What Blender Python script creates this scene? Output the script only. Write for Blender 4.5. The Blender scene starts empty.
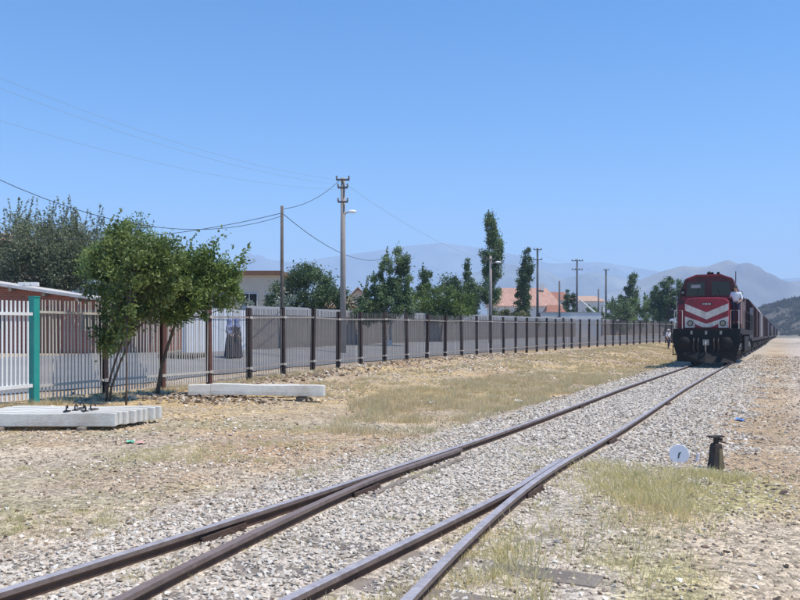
import bpy, bmesh, math, random
import numpy as np
from mathutils import Vector, Matrix

# ------------------------------------------------------------------ camera, sky, sun
FPX, HOR, CH = 800.0, 327.0, 1.6
scn = bpy.context.scene
COL = scn.collection
cam = bpy.data.cameras.new('camera'); co = bpy.data.objects.new('camera', cam); COL.objects.link(co)
co.location = (0, 0, CH); co.rotation_euler = (math.radians(90), 0, 0)
cam.sensor_width = 36; cam.lens = 36; cam.shift_y = (HOR-300)/800.0
cam.clip_start = 0.05; cam.clip_end = 20000
scn.camera = co

SUN_EL, SUN_AZ = math.radians(66), math.radians(108)
w = bpy.data.worlds.new("World"); scn.world = w; w.use_nodes = True
wn = w.node_tree.nodes; wl = w.node_tree.links
bg = wn['Background']
sky = wn.new('ShaderNodeTexSky'); sky.sky_type = 'NISHITA'; sky.sun_disc = False
sky.sun_elevation = SUN_EL; sky.sun_rotation = SUN_AZ
sky.air_density = 1.0; sky.dust_density = 0.0; sky.ozone_density = 5.5; sky.altitude = 300
hs = wn.new('ShaderNodeHueSaturation'); hs.inputs['Saturation'].default_value = 1.34
wl.new(sky.outputs[0], hs.inputs['Color']); wl.new(hs.outputs[0], bg.inputs[0]); bg.inputs[1].default_value = 0.15
sl = bpy.data.lights.new('sun', 'SUN'); so = bpy.data.objects.new('sun', sl); COL.objects.link(so)
sl.energy = 4.7; sl.angle = math.radians(0.5); sl.color = (1.0, 0.94, 0.84)
sd = Vector((math.sin(SUN_AZ)*math.cos(SUN_EL), math.cos(SUN_AZ)*math.cos(SUN_EL), math.sin(SUN_EL)))
so.rotation_euler = sd.to_track_quat('Z', 'Y').to_euler(); so.location = sd*200
scn.view_settings.view_transform = 'Standard'; scn.view_settings.look = 'None'
scn.view_settings.exposure = 0.28; scn.view_settings.gamma = 1
try:
    scn.cycles.volume_bounces = 2; scn.cycles.max_bounces = 8; scn.cycles.volume_step_rate = 1
    scn.cycles.transparent_max_bounces = 24
except Exception: pass

rng = np.random.default_rng(7); random.seed(7)

# ------------------------------------------------------------------ helpers
def ux(u, Y): return (u-400.0)/FPX*Y
def vz(v, Y): return CH-(v-HOR)/FPX*Y
def sstep(a, b, x):
    t = np.clip((np.asarray(x, float)-a)/(b-a), 0, 1); return t*t*(3-2*t)
def hsh(ix, iy, seed):
    n = (ix.astype(np.int64)*374761393 + iy.astype(np.int64)*668265263 + seed*144665) & 0xffffffff
    n = ((n ^ (n >> 13))*1274126177) & 0xffffffff
    return ((n ^ (n >> 16)) & 0xffff)/65535.0
def vnoise(x, y, sc, seed=0):
    x = np.asarray(x, float)/sc; y = np.asarray(y, float)/sc
    ix = np.floor(x); iy = np.floor(y); fx = x-ix; fy = y-iy
    fx = fx*fx*(3-2*fx); fy = fy*fy*(3-2*fy)
    a = hsh(ix, iy, seed); b = hsh(ix+1, iy, seed); c = hsh(ix, iy+1, seed); d = hsh(ix+1, iy+1, seed)
    return (a*(1-fx)+b*fx)*(1-fy)+(c*(1-fx)+d*fx)*fy
def fbm(x, y, sc, seed=0, o=4):
    s = 0; amp = 1; tot = 0
    for k in range(o):
        s = s+amp*vnoise(x, y, sc, seed+k*17); tot += amp; amp *= .5; sc *= .5
    return s/tot

def tag(o, label=None, cat=None, group=None, kind=None):
    if label: o['label'] = label
    if cat: o['category'] = cat
    if group: o['group'] = group
    if kind: o['kind'] = kind
    return o
def empty(name, loc, rz=0.0):
    o = bpy.data.objects.new(name, None); COL.objects.link(o)
    o.location = loc; o.rotation_euler = (0, 0, rz); o.empty_display_size = .2
    return o
def link(name, me, mats, parent=None, smooth=False):
    o = bpy.data.objects.new(name, me); COL.objects.link(o)
    if not isinstance(mats, (list, tuple)): mats = [mats]
    if len(me.materials) == 0:
        for m in mats: me.materials.append(m)
    if parent: o.parent = parent
    if smooth:
        me.shade_smooth()
    return o
def copy_tree(o, parent=None):
    c = o.copy(); COL.objects.link(c)
    if parent: c.parent = parent
    for ch in list(o.children): copy_tree(ch, c)
    return c

class MB:
    def __init__(s): s.v = []; s.f = []; s.m = []
    def add(s, vs, fs, mi=0):
        n = len(s.v); s.v += [tuple(v) for v in vs]
        s.f += [tuple(i+n for i in f) for f in fs]; s.m += [mi]*len(fs); return s
    def box(s, c, d, rz=0, rx=0, ry=0, mi=0, taper=1.0):
        hx, hy, hz = d[0]/2, d[1]/2, d[2]/2
        R = Matrix.Rotation(rz, 3, 'Z') @ Matrix.Rotation(ry, 3, 'Y') @ Matrix.Rotation(rx, 3, 'X')
        vs = []
        for z in (-hz, hz):
            k = taper if z > 0 else 1
            for x, y in ((-hx, -hy), (hx, -hy), (hx, hy), (-hx, hy)):
                vs.append(R @ Vector((x*k, y*k, z)) + Vector(c))
        return s.add(vs, [(3,2,1,0),(4,5,6,7),(0,1,5,4),(1,2,6,5),(2,3,7,6),(3,0,4,7)], mi)
    def bx(s, x0, x1, y0, y1, z0, z1, mi=0):
        return s.box(((x0+x1)/2, (y0+y1)/2, (z0+z1)/2), (abs(x1-x0), abs(y1-y0), abs(z1-z0)), mi=mi)
    def tube(s, pts, r, n=8, mi=0, caps=True):
        pts = [Vector(p) for p in pts]
        if not isinstance(r, (list, tuple)): r = [r]*len(pts)
        base = len(s.v); up = None
        for i, p in enumerate(pts):
            a = pts[max(i-1, 0)]; b = pts[min(i+1, len(pts)-1)]
            t = (b-a).normalized()
            if up is None: up = Vector((0, 0, 1)) if abs(t.z) < .9 else Vector((1, 0, 0))
            x = t.cross(up).normalized(); y = x.cross(t).normalized(); up = y
            for k in range(n):
                an = 2*math.pi*k/n
                s.v.append(tuple(p+(x*math.cos(an)+y*math.sin(an))*r[i]))
        for i in range(len(pts)-1):
            for k in range(n):
                a = base+i*n+k; b = base+i*n+(k+1) % n
                s.f.append((a, b, b+n, a+n)); s.m.append(mi)
        if caps:
            s.f.append(tuple(base+k for k in range(n))[::-1]); s.m.append(mi)
            e = base+(len(pts)-1)*n
            s.f.append(tuple(e+k for k in range(n))); s.m.append(mi)
        return s
    def prism(s, poly, y0, y1, axis='y', mi=0):
        """poly: list of (a,b) extruded along axis. axis y: (x,z); x: (y,z); z: (x,y)"""
        n = len(poly); vs = []
        for d in (y0, y1):
            for a, b in poly:
                vs.append({'y': (a, d, b), 'x': (d, a, b), 'z': (a, b, d)}[axis])
        fs = [tuple(range(n)), tuple(range(2*n-1, n-1, -1))]
        for i in range(n):
            j = (i+1) % n; fs.append((i, i+n, j+n, j))
        return s.add(vs, fs, mi)
    def lathe(s, prof, c=(0, 0, 0), n=16, axis='z', mi=0):
        vs = []; fs = []; m = len(prof)
        for k in range(n):
            a = 2*math.pi*k/n
            for r, h in prof:
                p = (r*math.cos(a), r*math.sin(a), h)
                if axis == 'y': p = (p[0], p[2], p[1])
                if axis == 'x': p = (p[2], p[0], p[1])
                vs.append((p[0]+c[0], p[1]+c[1], p[2]+c[2]))
        for k in range(n):
            k2 = (k+1) % n
            for i in range(m-1):
                fs.append((k*m+i, k2*m+i, k2*m+i+1, k*m+i+1))
        return s.add(vs, fs, mi)
    def mesh(s, name):
        me = bpy.data.meshes.new(name); me.from_pydata(s.v, [], s.f)
        bm = bmesh.new(); bm.from_mesh(me); bmesh.ops.recalc_face_normals(bm, faces=bm.faces)
        bm.to_mesh(me); bm.free()
        if any(s.m): me.polygons.foreach_set('material_index', s.m)
        me.update(); return me
    def build(s, name, mats, parent=None, smooth=False, bevel=0):
        o = link(name, s.mesh(name), mats, parent, smooth)
        if bevel:
            b = o.modifiers.new('bevel', 'BEVEL'); b.width = bevel; b.segments = 2; b.limit_method = 'ANGLE'
        return o

# ------------------------------------------------------------------ materials
def newmat(name):
    m = bpy.data.materials.new(name); m.use_nodes = True
    nt = m.node_tree; return m, nt, nt.nodes['Principled BSDF']
def mat(name, col, rough=.8, metal=0.0, var=.25, scale=6.0, bump=.0, bscale=40.0, dirt=None, dirt_amt=.5, spec=None, streak=0):
    m, nt, b = newmat(name); N = nt.nodes; L = nt.links
    tc = N.new('ShaderNodeTexCoord')
    nz = N.new('ShaderNodeTexNoise'); nz.inputs['Scale'].default_value = scale; nz.inputs['Detail'].default_value = 6
    nz.inputs['Roughness'].default_value = .65
    L.new(tc.outputs['Object'], nz.inputs['Vector'])
    cr = N.new('ShaderNodeValToRGB'); e = cr.color_ramp.elements
    e[0].position = .3; e[1].position = .7
    c = np.array(col); e[0].color = (*np.clip(c*(1-var), 0, 1), 1); e[1].color = (*np.clip(c*(1+var), 0, 1), 1)
    L.new(nz.outputs[0], cr.inputs[0]); out = cr.outputs[0]
    if dirt is not None:
        n2 = N.new('ShaderNodeTexNoise'); n2.inputs['Scale'].default_value = scale*.37; n2.inputs['Detail'].default_value = 8
        n2.inputs['Roughness'].default_value = .75
        if streak:
            mp = N.new('ShaderNodeMapping'); mp.inputs['Scale'].default_value = (3, 3, streak); L.new(tc.outputs['Object'], mp.inputs[0]); L.new(mp.outputs[0], n2.inputs['Vector'])
        else: L.new(tc.outputs['Object'], n2.inputs['Vector'])
        r2 = N.new('ShaderNodeValToRGB'); r2.color_ramp.elements[0].position = .45; r2.color_ramp.elements[1].position = .68
        r2.color_ramp.elements[1].color = (dirt_amt,)*3+(1,)
        L.new(n2.outputs[0], r2.inputs[0])
        mx = N.new('ShaderNodeMixRGB'); L.new(r2.outputs[0], mx.inputs[0]); L.new(out, mx.inputs[1]); mx.inputs[2].default_value = (*dirt, 1)
        out = mx.outputs[0]
    L.new(out, b.inputs['Base Color'])
    b.inputs['Roughness'].default_value = rough; b.inputs['Metallic'].default_value = metal
    if spec is not None: b.inputs['Specular IOR Level'].default_value = spec
    if bump:
        n3 = N.new('ShaderNodeTexNoise'); n3.inputs['Scale'].default_value = bscale; n3.inputs['Detail'].default_value = 6
        L.new(tc.outputs['Object'], n3.inputs['Vector'])
        bp = N.new('ShaderNodeBump'); bp.inputs['Strength'].default_value = bump; bp.inputs['Distance'].default_value = .02
        L.new(n3.outputs[0], bp.inputs['Height']); L.new(bp.outputs[0], b.inputs['Normal'])
    return m

def leafmat(name, dark, light, trans=.35):
    m, nt, b = newmat(name); N = nt.nodes; L = nt.links
    at = N.new('ShaderNodeAttribute'); at.attribute_name = 'tint'
    cr = N.new('ShaderNodeValToRGB'); e = cr.color_ramp.elements
    e[0].color = (*dark, 1); e[1].color = (*light, 1)
    L.new(at.outputs['Fac'], cr.inputs[0])
    L.new(cr.outputs[0], b.inputs['Base Color']); b.inputs['Roughness'].default_value = .55
    tr = N.new('ShaderNodeBsdfTranslucent'); L.new(cr.outputs[0], tr.inputs[0])
    mx = N.new('ShaderNodeMixShader'); mx.inputs[0].default_value = trans
    L.new(b.outputs[0], mx.inputs[1]); L.new(tr.outputs[0], mx.inputs[2])
    L.new(mx.outputs[0], N['Material Output'].inputs[0])
    return m

def stonemat(name, cols, rough=.9):
    m, nt, b = newmat(name); N = nt.nodes; L = nt.links
    oi = N.new('ShaderNodeObjectInfo')
    cr = N.new('ShaderNodeValToRGB'); cr.color_ramp.interpolation = 'LINEAR'
    e = cr.color_ramp.elements
    while len(e) < len(cols): e.new(.5)
    for i, (p, c) in enumerate(cols): e[i].position = p; e[i].color = (*c, 1)
    L.new(oi.outputs['Random'], cr.inputs[0])
    tc = N.new('ShaderNodeTexCoord'); nz = N.new('ShaderNodeTexNoise'); nz.inputs['Scale'].default_value = 3; nz.inputs['Detail'].default_value = 5
    L.new(tc.outputs['Object'], nz.inputs['Vector'])
    mr = N.new('ShaderNodeMapRange'); mr.inputs[3].default_value = .72; mr.inputs[4].default_value = 1.25
    L.new(nz.outputs[0], mr.inputs[0])
    mu = N.new('ShaderNodeVectorMath'); mu.operation = 'SCALE'; L.new(cr.outputs[0], mu.inputs[0]); L.new(mr.outputs[0], mu.inputs['Scale'])
    L.new(mu.outputs[0], b.inputs['Base Color']); b.inputs['Roughness'].default_value = rough
    b.inputs['Specular IOR Level'].default_value = .25
    return m

M = {}
M['rail_side'] = mat('rail_rust', (.085, .05, .036), .85, var=.35, scale=9, bump=.3)
M['rail_top'] = mat('rail_head', (.42, .385, .39), .5, metal=.15, var=.2, scale=14, dirt=(.17, .125, .11), dirt_amt=.5)
M['rail_top_rusty'] = mat('rail_head_rusty', (.22, .17, .15), .6, metal=.15, var=.2, scale=14, dirt=(.19, .12, .09), dirt_amt=.6)
M['rail_head_side'] = mat('rail_head_side', (.20, .15, .13), .65, metal=.1, var=.25, scale=14, dirt=(.09, .055, .04), dirt_amt=.6)
M['timber'] = mat('sleeper_timber', (.20, .165, .135), .9, var=.35, scale=5, bump=.5, dirt=(.34, .29, .24), dirt_amt=.6)
M['iron'] = mat('black_iron', (.035, .03, .028), .7, var=.4, scale=20, dirt=(.11, .06, .035), dirt_amt=.6)
M['concrete'] = mat('sleeper_concrete', (.66, .63, .57), .85, var=.10, scale=5, bump=.25, dirt=(.40, .34, .26), dirt_amt=.7)
M['post_rust'] = mat('post_red_rust', (.11, .042, .028), .8, var=.35, scale=5, dirt=(.05, .025, .02), dirt_amt=.7)
M['post_dark'] = mat('post_dark_brown', (.028, .017, .015), .75, var=.35, scale=5, dirt=(.09, .045, .03), dirt_amt=.5)
M['picket'] = mat('picket_cream_paint', (.50, .47, .42), .6, var=.12, scale=3, dirt=(.33, .25, .19), dirt_amt=.5)
M['picket_grey'] = mat('picket_grey_brown', (.20, .18, .17), .7, var=.2, scale=3, dirt=(.12, .085, .07), dirt_amt=.5)  # duller grey brown for the pickets past the third panel
M['rail_paint'] = mat('fence_rail_paint', (.30, .27, .245), .7, var=.2, scale=3, dirt=(.14, .10, .08), dirt_amt=.6)
M['picket_white'] = mat('picket_white_paint', (.78, .78, .76), .5, var=.06, scale=3, dirt=(.5, .45, .4), dirt_amt=.3)
M['teal'] = mat('teal_paint', (.02, .30, .26), .5, var=.12, scale=4, dirt=(.10, .33, .29), dirt_amt=.4)
M['wall_grey'] = mat('wall_render_brown', (.19, .165, .15), .9, var=.18, scale=1.2, bump=.3, dirt=(.17, .14, .12), dirt_amt=.7)
M['wall_band'] = mat('wall_band_pale', (.33, .33, .34), .9, var=.1, scale=1.0, dirt=(.3, .28, .26), dirt_amt=.5)
M['wall_white'] = mat('whitewash', (.60, .63, .68), .85, var=.06, scale=1.0, dirt=(.5, .48, .46), dirt_amt=.4)
M['asphalt'] = mat('road_asphalt', (.19, .185, .18), .92, var=.12, scale=.8, bump=.4, dirt=(.27, .245, .22), dirt_amt=.6)
M['bark'] = mat('bark', (.10, .075, .055), .95, var=.35, scale=9, bump=.6)
M['bark_pale'] = mat('bark_pale', (.30, .27, .23), .9, var=.3, scale=9, bump=.6)
M['limewash'] = mat('lime_washed_bark', (.72, .72, .7), .9, var=.1, scale=5)
M['pole_wood'] = mat('pole_wood', (.11, .09, .075), .9, var=.3, scale=4)
M['pole_conc'] = mat('pole_concrete', (.30, .26, .235), .85, var=.12, scale=3, dirt=(.3, .26, .22), dirt_amt=.5)
M['pole_dark'] = mat('pole_dark_steel', (.09, .085, .09), .7, var=.2, scale=4)
M['wire'] = mat('wire_black', (.03, .03, .035), .6, var=.1)
M['wire_alu'] = mat('wire_aluminium', (.30, .33, .38), .5, var=.1)
M['insul'] = mat('insulator_porcelain', (.12, .10, .09), .3, var=.1)
M['lamp_white'] = mat('lamp_housing', (.8, .82, .84), .35, var=.03)
M['glass'] = mat('window_glass', (.02, .022, .024), .12, var=.2, spec=.35)
M['frame_w'] = mat('window_frame_white', (.65, .64, .6), .6, var=.08)
# locomotive
M['loco_red'] = mat('loco_red_paint', (.29, .013, .032), .5, var=.2, scale=2.5, dirt=(.07, .02, .022), dirt_amt=.8, streak=.5)
M['loco_dark'] = mat('loco_maroon', (.085, .011, .018), .55, var=.25, scale=2.5, dirt=(.025, .012, .012), dirt_amt=.8, streak=.5)
M['loco_white'] = mat('loco_white_stripe', (.66, .60, .54), .6, var=.1, scale=4, dirt=(.34, .24, .20), dirt_amt=.8, streak=.6)
M['loco_black'] = mat('loco_black', (.010, .010, .011), .7, var=.35, scale=4, dirt=(.028, .022, .018), dirt_amt=.5, spec=.25)
M['loco_orange'] = mat('loco_orange_panel', (.30, .085, .03), .6, var=.2, scale=4, dirt=(.12, .05, .03), dirt_amt=.5)
M['steel'] = mat('bare_steel', (.30, .29, .28), .4, metal=.7, var=.2, scale=8)
M['wagon'] = mat('wagon_oxide', (.055, .022, .022), .75, var=.25, scale=1.5, dirt=(.045, .025, .025), dirt_amt=.7)
M['wagon_grey'] = mat('wagon_pale_grey', (.36, .34, .34), .7, var=.15, scale=1.5, dirt=(.18, .13, .12), dirt_amt=.7)
M['lens'] = mat('lamp_lens', (.16, .15, .14), .15, var=.05, spec=.9)

# ------------------------------------------------------------------ track geometry (plan)
TN = Vector((.902, -.431))         # unit normal to the right of the track
TH = math.atan2(.431, .902)        # track heading from +Y
def rail_z(Y): return .19-.0095*np.asarray(Y, float)
def A_x(Y): return -4.27+.478*Y+.18*np.exp(-((Y-12)/7.0)**2)-.11*np.exp(-(np.maximum(Y-3.5, 0)/2.2)**2)
def dlt(Y): return .0215*np.maximum(0, 10.1-np.asarray(Y, float))**2
def track_pt(Y, off, follow=0.0):
    """point at station Y offset right of rail A; follow=1 adds the turnout deflection"""
    o = off+follow*dlt(Y)
    return A_x(Y)+TN.x*o, Y+TN.y*o
def track_d(X, Y):
    """offset right of rail A of arbitrary points (vectorised, approx), and station"""
    X = np.asarray(X, float); Y = np.asarray(Y, float); st = Y.copy()
    for k in range(3):
        o = (X-A_x(st))/TN.x; st = Y-TN.y*o
    return o, st

# fence plan line
FP = [(-13.5, .95), (-7.5, 16.4), (-1.44, 32.0), (5.7, 45.7), (13.2, 60.0), (22.6, 75.0), (33.0, 90.0), (48.0, 110.0)]
FPa = np.array(FP)
def fence_x(Y): return np.interp(Y, FPa[:, 1], FPa[:, 0])
def fence_d(X, Y):
    return (fence_x(np.clip(Y, .95, 300))+np.where(Y > 110, (Y-110)*.7, 0)-X)*.91

def ground_z(X, Y):
    X = np.asarray(X, float); Y = np.asarray(Y, float)
    o, st = track_d(X, Y)
    right_edge = 1.5+dlt(st)
    dl = -o; dr = o-right_edge                 # distance outside rails
    rz = rail_z(np.clip(st, -15, 460))
    bed = rz-.095
    d = np.maximum(dl, dr)
    # natural ground: flat near the fence, follows the line's fall beside the track
    nat_l = np.where(Y > 110, -.0095*(np.minimum(Y, 600)-110)*sstep(30, 120, X), 0.0)
    side = bed-.10*sstep(5, 20, st)-.02
    zl = side*(1-sstep(2.5, 7.5, dl))+nat_l*sstep(2.5, 7.5, dl)
    zr = side-.03*sstep(3, 8, dr)
    nat = np.where(dl > dr, zl, zr)
    k = sstep(.75, 1.7, d)
    z = bed*(1-k)+nat*k
    z = z+(fbm(X, Y, 2.3, 3)-.5)*.10*k*sstep(.3, 1.5, d)+(fbm(X, Y, .5, 9)-.5)*.035*(.35+.65*k)
    # rise behind the fence to the road
    fd = fence_d(X, Y)
    z = z+.45*sstep(1.0, 9, fd)*(Y > 0)
    z = z+np.where(fd > 12, 0, 0)
    # spoil bank along the fence foot
    z = z+.16*np.exp(-((fd+.9)/.55)**2)*sstep(26, 30, Y)*(1-sstep(38, 52, Y))*(.5+fbm(X, Y, .8, 41))
    # slope on the right rising away from the line
    z = z+.22*sstep(4.0, 6.5, dr)*sstep(6, 14, Y)
    z = z+np.where(dr > 14, 1, 0)*sstep(14, 60, dr)*(1.5+6.5*sstep(80, 300, Y))*(.6+.8*fbm(X, Y, 60, 5))
    hill = 38*np.exp(-(((X-485)/95)**2+((Y-760)/150)**2))+(25+14*(fbm(X, Y, 40, 61)-.5))*np.exp(-(((X-322)/52)**4+((Y-625)/100)**2))
    z = z+hill*(.75+.5*fbm(X, Y, 55, 21))
    return z
def gz(x, y): return float(ground_z(np.array([x]), np.array([y]))[0])

# ------------------------------------------------------------------ ground sheet
def axis(lo, hi, step, far, g):
    a = list(np.arange(lo, hi+1e-6, step)); s = step; x = hi
    while x < far: s *= g; x += s; a.append(x)
    s = step; x = lo; b = []
    while x > -far: s *= g; x -= s; b.append(x)
    return np.array(b[::-1]+a)
def seg_axis():
    a = list(np.arange(2.5, 16, .09)); x = 16.0; s = .09
    while x < 7000: s *= 1.016 if x < 120 else 1.05; x += s; a.append(x)
    b = []; x = 2.5; s = .09
    while x > -60: s *= 1.25; x -= s; b.append(x)
    return np.array(b[::-1]+a)
gx = axis(-9, 9, .11, 7000, 1.045); gy = seg_axis()
XX, YY = np.meshgrid(gx, gy); ZZ = ground_z(XX, YY)
nx, ny = len(gx), len(gy)
V = np.stack([XX.ravel(), YY.ravel(), ZZ.ravel()], 1)
idx = np.arange(nx*ny).reshape(ny, nx)
F = np.stack([idx[:-1, :-1].ravel(), idx[:-1, 1:].ravel(), idx[1:, 1:].ravel(), idx[1:, :-1].ravel()], 1)
def fast_mesh(name, V, F):
    me = bpy.data.meshes.new(name); n = F.shape[1]
    me.vertices.add(len(V)); me.vertices.foreach_set('co', V.astype(np.float32).ravel())
    me.loops.add(F.size); me.loops.foreach_set('vertex_index', F.astype(np.int32).ravel())
    me.polygons.add(len(F)); me.polygons.foreach_set('loop_start', np.arange(0, F.size, n, dtype=np.int32))
    me.polygons.foreach_set('loop_total', np.full(len(F), n, dtype=np.int32))
    me.update(calc_edges=True); return me
gm = fast_mesh('ground', V, F)
Xf, Yf = V[:, 0], V[:, 1]
o_, st_ = track_d(Xf, Yf); dl_ = -o_; dr_ = o_-1.5-dlt(st_)
dd = np.maximum(dl_, dr_); fd_ = fence_d(Xf, Yf)
n1 = fbm(Xf, Yf, 1.4, 101); n2 = fbm(Xf, Yf, 5, 103); n3 = fbm(Xf, Yf, .45, 105)
soil = np.array([.45, .325, .205])[None]*(0.80+.40*n2[:, None])
pale = np.array([.52, .42, .30]); redd = np.array([.42, .255, .14]); straw = np.array([.54, .39, .20])
grn = np.array([.30, .28, .13]); bal = np.array([.50, .43, .35]); pink = np.array([.53, .455, .395])
def mixc(c, t, k): k = np.clip(k, 0, 1)[:, None]; return c*(1-k)+t*k
c = mixc(soil, pale, sstep(.45, .62, n1))
c = mixc(c, redd, sstep(.52, .66, fbm(Xf, Yf, 2.2, 107))*.6*(dl_ > 0))
# dry straw verge on the left between fence and line, further away
vg = sstep(.9, 1.8, dl_)*(1-sstep(.2, .8, -fd_*0+0))*sstep(11, 17, Yf)*(fd_ < 1.0)
c = mixc(c, straw, vg*(.35+.65*sstep(.38, .55, n2)))
c = mixc(c, np.array([.31, .20, .12]), sstep(.50, .64, fbm(Xf, Yf, 1.6, 141))*np.exp(-((fd_+1.6)/1.6)**2)*.8*(Yf > 14))
c = mixc(c, np.array([.40, .33, .25]), sstep(.48, .60, fbm(Xf, Yf, .9, 143))*.45*(dl_ > .5))
c = mixc(c, grn, sstep(.52, .62, fbm(Xf, Yf, 1.1, 111))*.35*(dl_ > .7)*(fd_ < 0)*(Yf < 14))
# right side: packed pinkish path, green patches near the switch
c = mixc(c, pink, sstep(2.2, 3.4, dr_)*(dr_ > 0)*.85)
gp = np.exp(-((Xf-3.0)/1.1)**2-((Yf-8.0)/1.4)**2)+.8*np.exp(-((Xf-3.5)/.5)**2-((Yf-8.4)/.45)**2)+.8*np.exp(-((Xf-1.5)/.6)**2-((Yf-5.2)/1.2)**2)
c = mixc(c, np.array([.40, .36, .16]), sstep(.3, .8, gp*(.5+n1))*.7)
c = mixc(c, bal, (1-sstep(.8, 1.5, dd+(n3-.5)*.7)))
# far land
c = mixc(c, np.array([.13, .13, .09])*1.0+0*soil, sstep(80, 220, np.hypot(Xf, Yf))*.95*sstep(.3, .6, fbm(Xf, Yf, 45, 113)))
c = mixc(c, np.array([.24, .21, .16]), sstep(150, 400, np.hypot(Xf, Yf))*.5)
hl = np.exp(-(((Xf-485)/130)**2+((Yf-760)/200)**2))+np.exp(-(((Xf-318)/75)**2+((Yf-625)/160)**2))
c = mixc(c, np.array([.13, .11, .08])*(.8+.5*fbm(Xf, Yf, 18, 131))[:, None], sstep(.1, .35, hl))
ca = gm.color_attributes.new('soil', 'FLOAT_COLOR', 'POINT')
ca.data.foreach_set('color', np.concatenate([np.clip(c, 0, 1), np.ones((len(c), 1))], 1).astype(np.float32).ravel())
gm.shade_smooth()

def ground_material():
    m, nt, b = newmat('ground_soil'); N = nt.nodes; L = nt.links
    at = N.new('ShaderNodeAttribute'); at.attribute_name = 'soil'
    tc = N.new('ShaderNodeTexCoord')
    def noise(s, d=8, r=.7):
        n = N.new('ShaderNodeTexNoise'); n.inputs['Scale'].default_value = s; n.inputs['Detail'].default_value = d
        n.inputs['Roughness'].default_value = r; L.new(tc.outputs['Object'], n.inputs['Vector']); return n
    def vor(s):
        n = N.new('ShaderNodeTexVoronoi'); n.inputs['Scale'].default_value = s; L.new(tc.outputs['Object'], n.inputs['Vector']); return n
    v1 = vor(26); v2 = vor(60); nf = noise(7); nf2 = noise(1.1)
    # pebble tone per cell
    sp = N.new('ShaderNodeSeparateColor'); L.new(v1.outputs['Color'], sp.inputs[0])
    r1 = N.new('ShaderNodeMapRange'); r1.inputs[3].default_value = .5; r1.inputs[4].default_value = 1.48; L.new(sp.outputs[0], r1.inputs[0])
    r2 = N.new('ShaderNodeMapRange'); r2.inputs[1].default_value = .3; r2.inputs[2].default_value = .7
    r2.inputs[3].default_value = .75; r2.inputs[4].default_value = 1.25; L.new(nf.outputs[0], r2.inputs[0])
    r3 = N.new('ShaderNodeMapRange'); r3.inputs[1].default_value = .3; r3.inputs[2].default_value = .7
    r3.inputs[3].default_value = .85; r3.inputs[4].default_value = 1.15; L.new(nf2.outputs[0], r3.inputs[0])
    m1 = N.new('ShaderNodeMath'); m1.operation = 'MULTIPLY'; L.new(r1.outputs[0], m1.inputs[0]); L.new(r2.outputs[0], m1.inputs[1])
    m2 = N.new('ShaderNodeMath'); m2.operation = 'MULTIPLY'; L.new(m1.outputs[0], m2.inputs[0]); L.new(r3.outputs[0], m2.inputs[1])
    vm = N.new('ShaderNodeVectorMath'); vm.operation = 'SCALE'; L.new(at.outputs['Color'], vm.inputs[0]); L.new(m2.outputs[0], vm.inputs['Scale'])
    L.new(vm.outputs[0], b.inputs['Base Color']); b.inputs['Roughness'].default_value = .95
    b.inputs['Specular IOR Level'].default_value = .15
    inv = N.new('ShaderNodeMath'); inv.operation = 'MULTIPLY_ADD'; inv.inputs[1].default_value = -1; inv.inputs[2].default_value = 1
    L.new(v1.outputs['Distance'], inv.inputs[0])
    ad = N.new('ShaderNodeMath'); ad.operation = 'ADD'; L.new(inv.outputs[0], ad.inputs[0])
    m3 = N.new('ShaderNodeMath'); m3.operation = 'MULTIPLY'; m3.inputs[1].default_value = -.6; L.new(v2.outputs['Distance'], m3.inputs[0])
    L.new(m3.outputs[0], ad.inputs[1])
    bp = N.new('ShaderNodeBump'); bp.inputs['Strength'].default_value = .9; bp.inputs['Distance'].default_value = .02
    L.new(ad.outputs[0], bp.inputs['Height']); L.new(bp.outputs[0], b.inputs['Normal'])
    return m
ground = link('ground', gm, ground_material()); tag(ground, 'beige stony ground beside and beneath the railway line', kind='structure')

# ------------------------------------------------------------------ mountains
def ridge(name, Y0, prof, depth, seed, colr, base=-8):
    us = np.array([p[0] for p in prof], float); vs = np.array([p[1] for p in prof], float)
    X = (us-400)/FPX*Y0; H = CH-(vs-HOR)/FPX*Y0
    xs = np.linspace(X[0], X[-1], 260); hs = np.interp(xs, X, H)
    nd = 34; vv = []
    for j in range(nd):
        t = j/(nd-1)                       # 0 front foot, 1 back foot
        k = math.sin(math.pi*t)**1.15
        yy = Y0+(t-.5)*depth
        n = fbm(xs, np.full_like(xs, yy*1.0), depth*.22, seed, 5)
        rid = 1-np.abs(fbm(xs+900, np.full_like(xs, yy), depth*.13, seed+5, 4)-.5)*2
        z = base+(hs-base)*k*(1 if abs(t-.5) < .02 else (.72+.42*n)*(.80+.22*rid))
        vv.append(np.stack([xs, np.full_like(xs, yy), z], 1))
    Vm = np.concatenate(vv); n = len(xs); id_ = np.arange(n*nd).reshape(nd, n)
    Fm = np.stack([id_[:-1, :-1].ravel(), id_[:-1, 1:].ravel(), id_[1:, 1:].ravel(), id_[1:, :-1].ravel()], 1)
    me = fast_mesh(name, Vm, Fm); me.shade_smooth()
    m = mat(name+'_rock', colr, .95, var=.6, scale=.005, dirt=tuple(np.array(colr)*.45), dirt_amt=.8)
    o = link(name, me, m); return o
far_ridge = ridge('mountain', 5600, [(-300, 300), (-60, 285), (60, 275), (180, 270), (225, 265), (249, 257), (272, 260), (300, 263), (330, 257), (370, 252), (400, 247), (440, 243), (480, 248), (520, 256), (550, 264), (600, 262), (660, 272), (760, 280), (900, 272), (1100, 300)], 1500, 3, (.17, .19, .18))
tag(far_ridge, 'very faint blue mountain range on the horizon', kind='structure')
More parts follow.
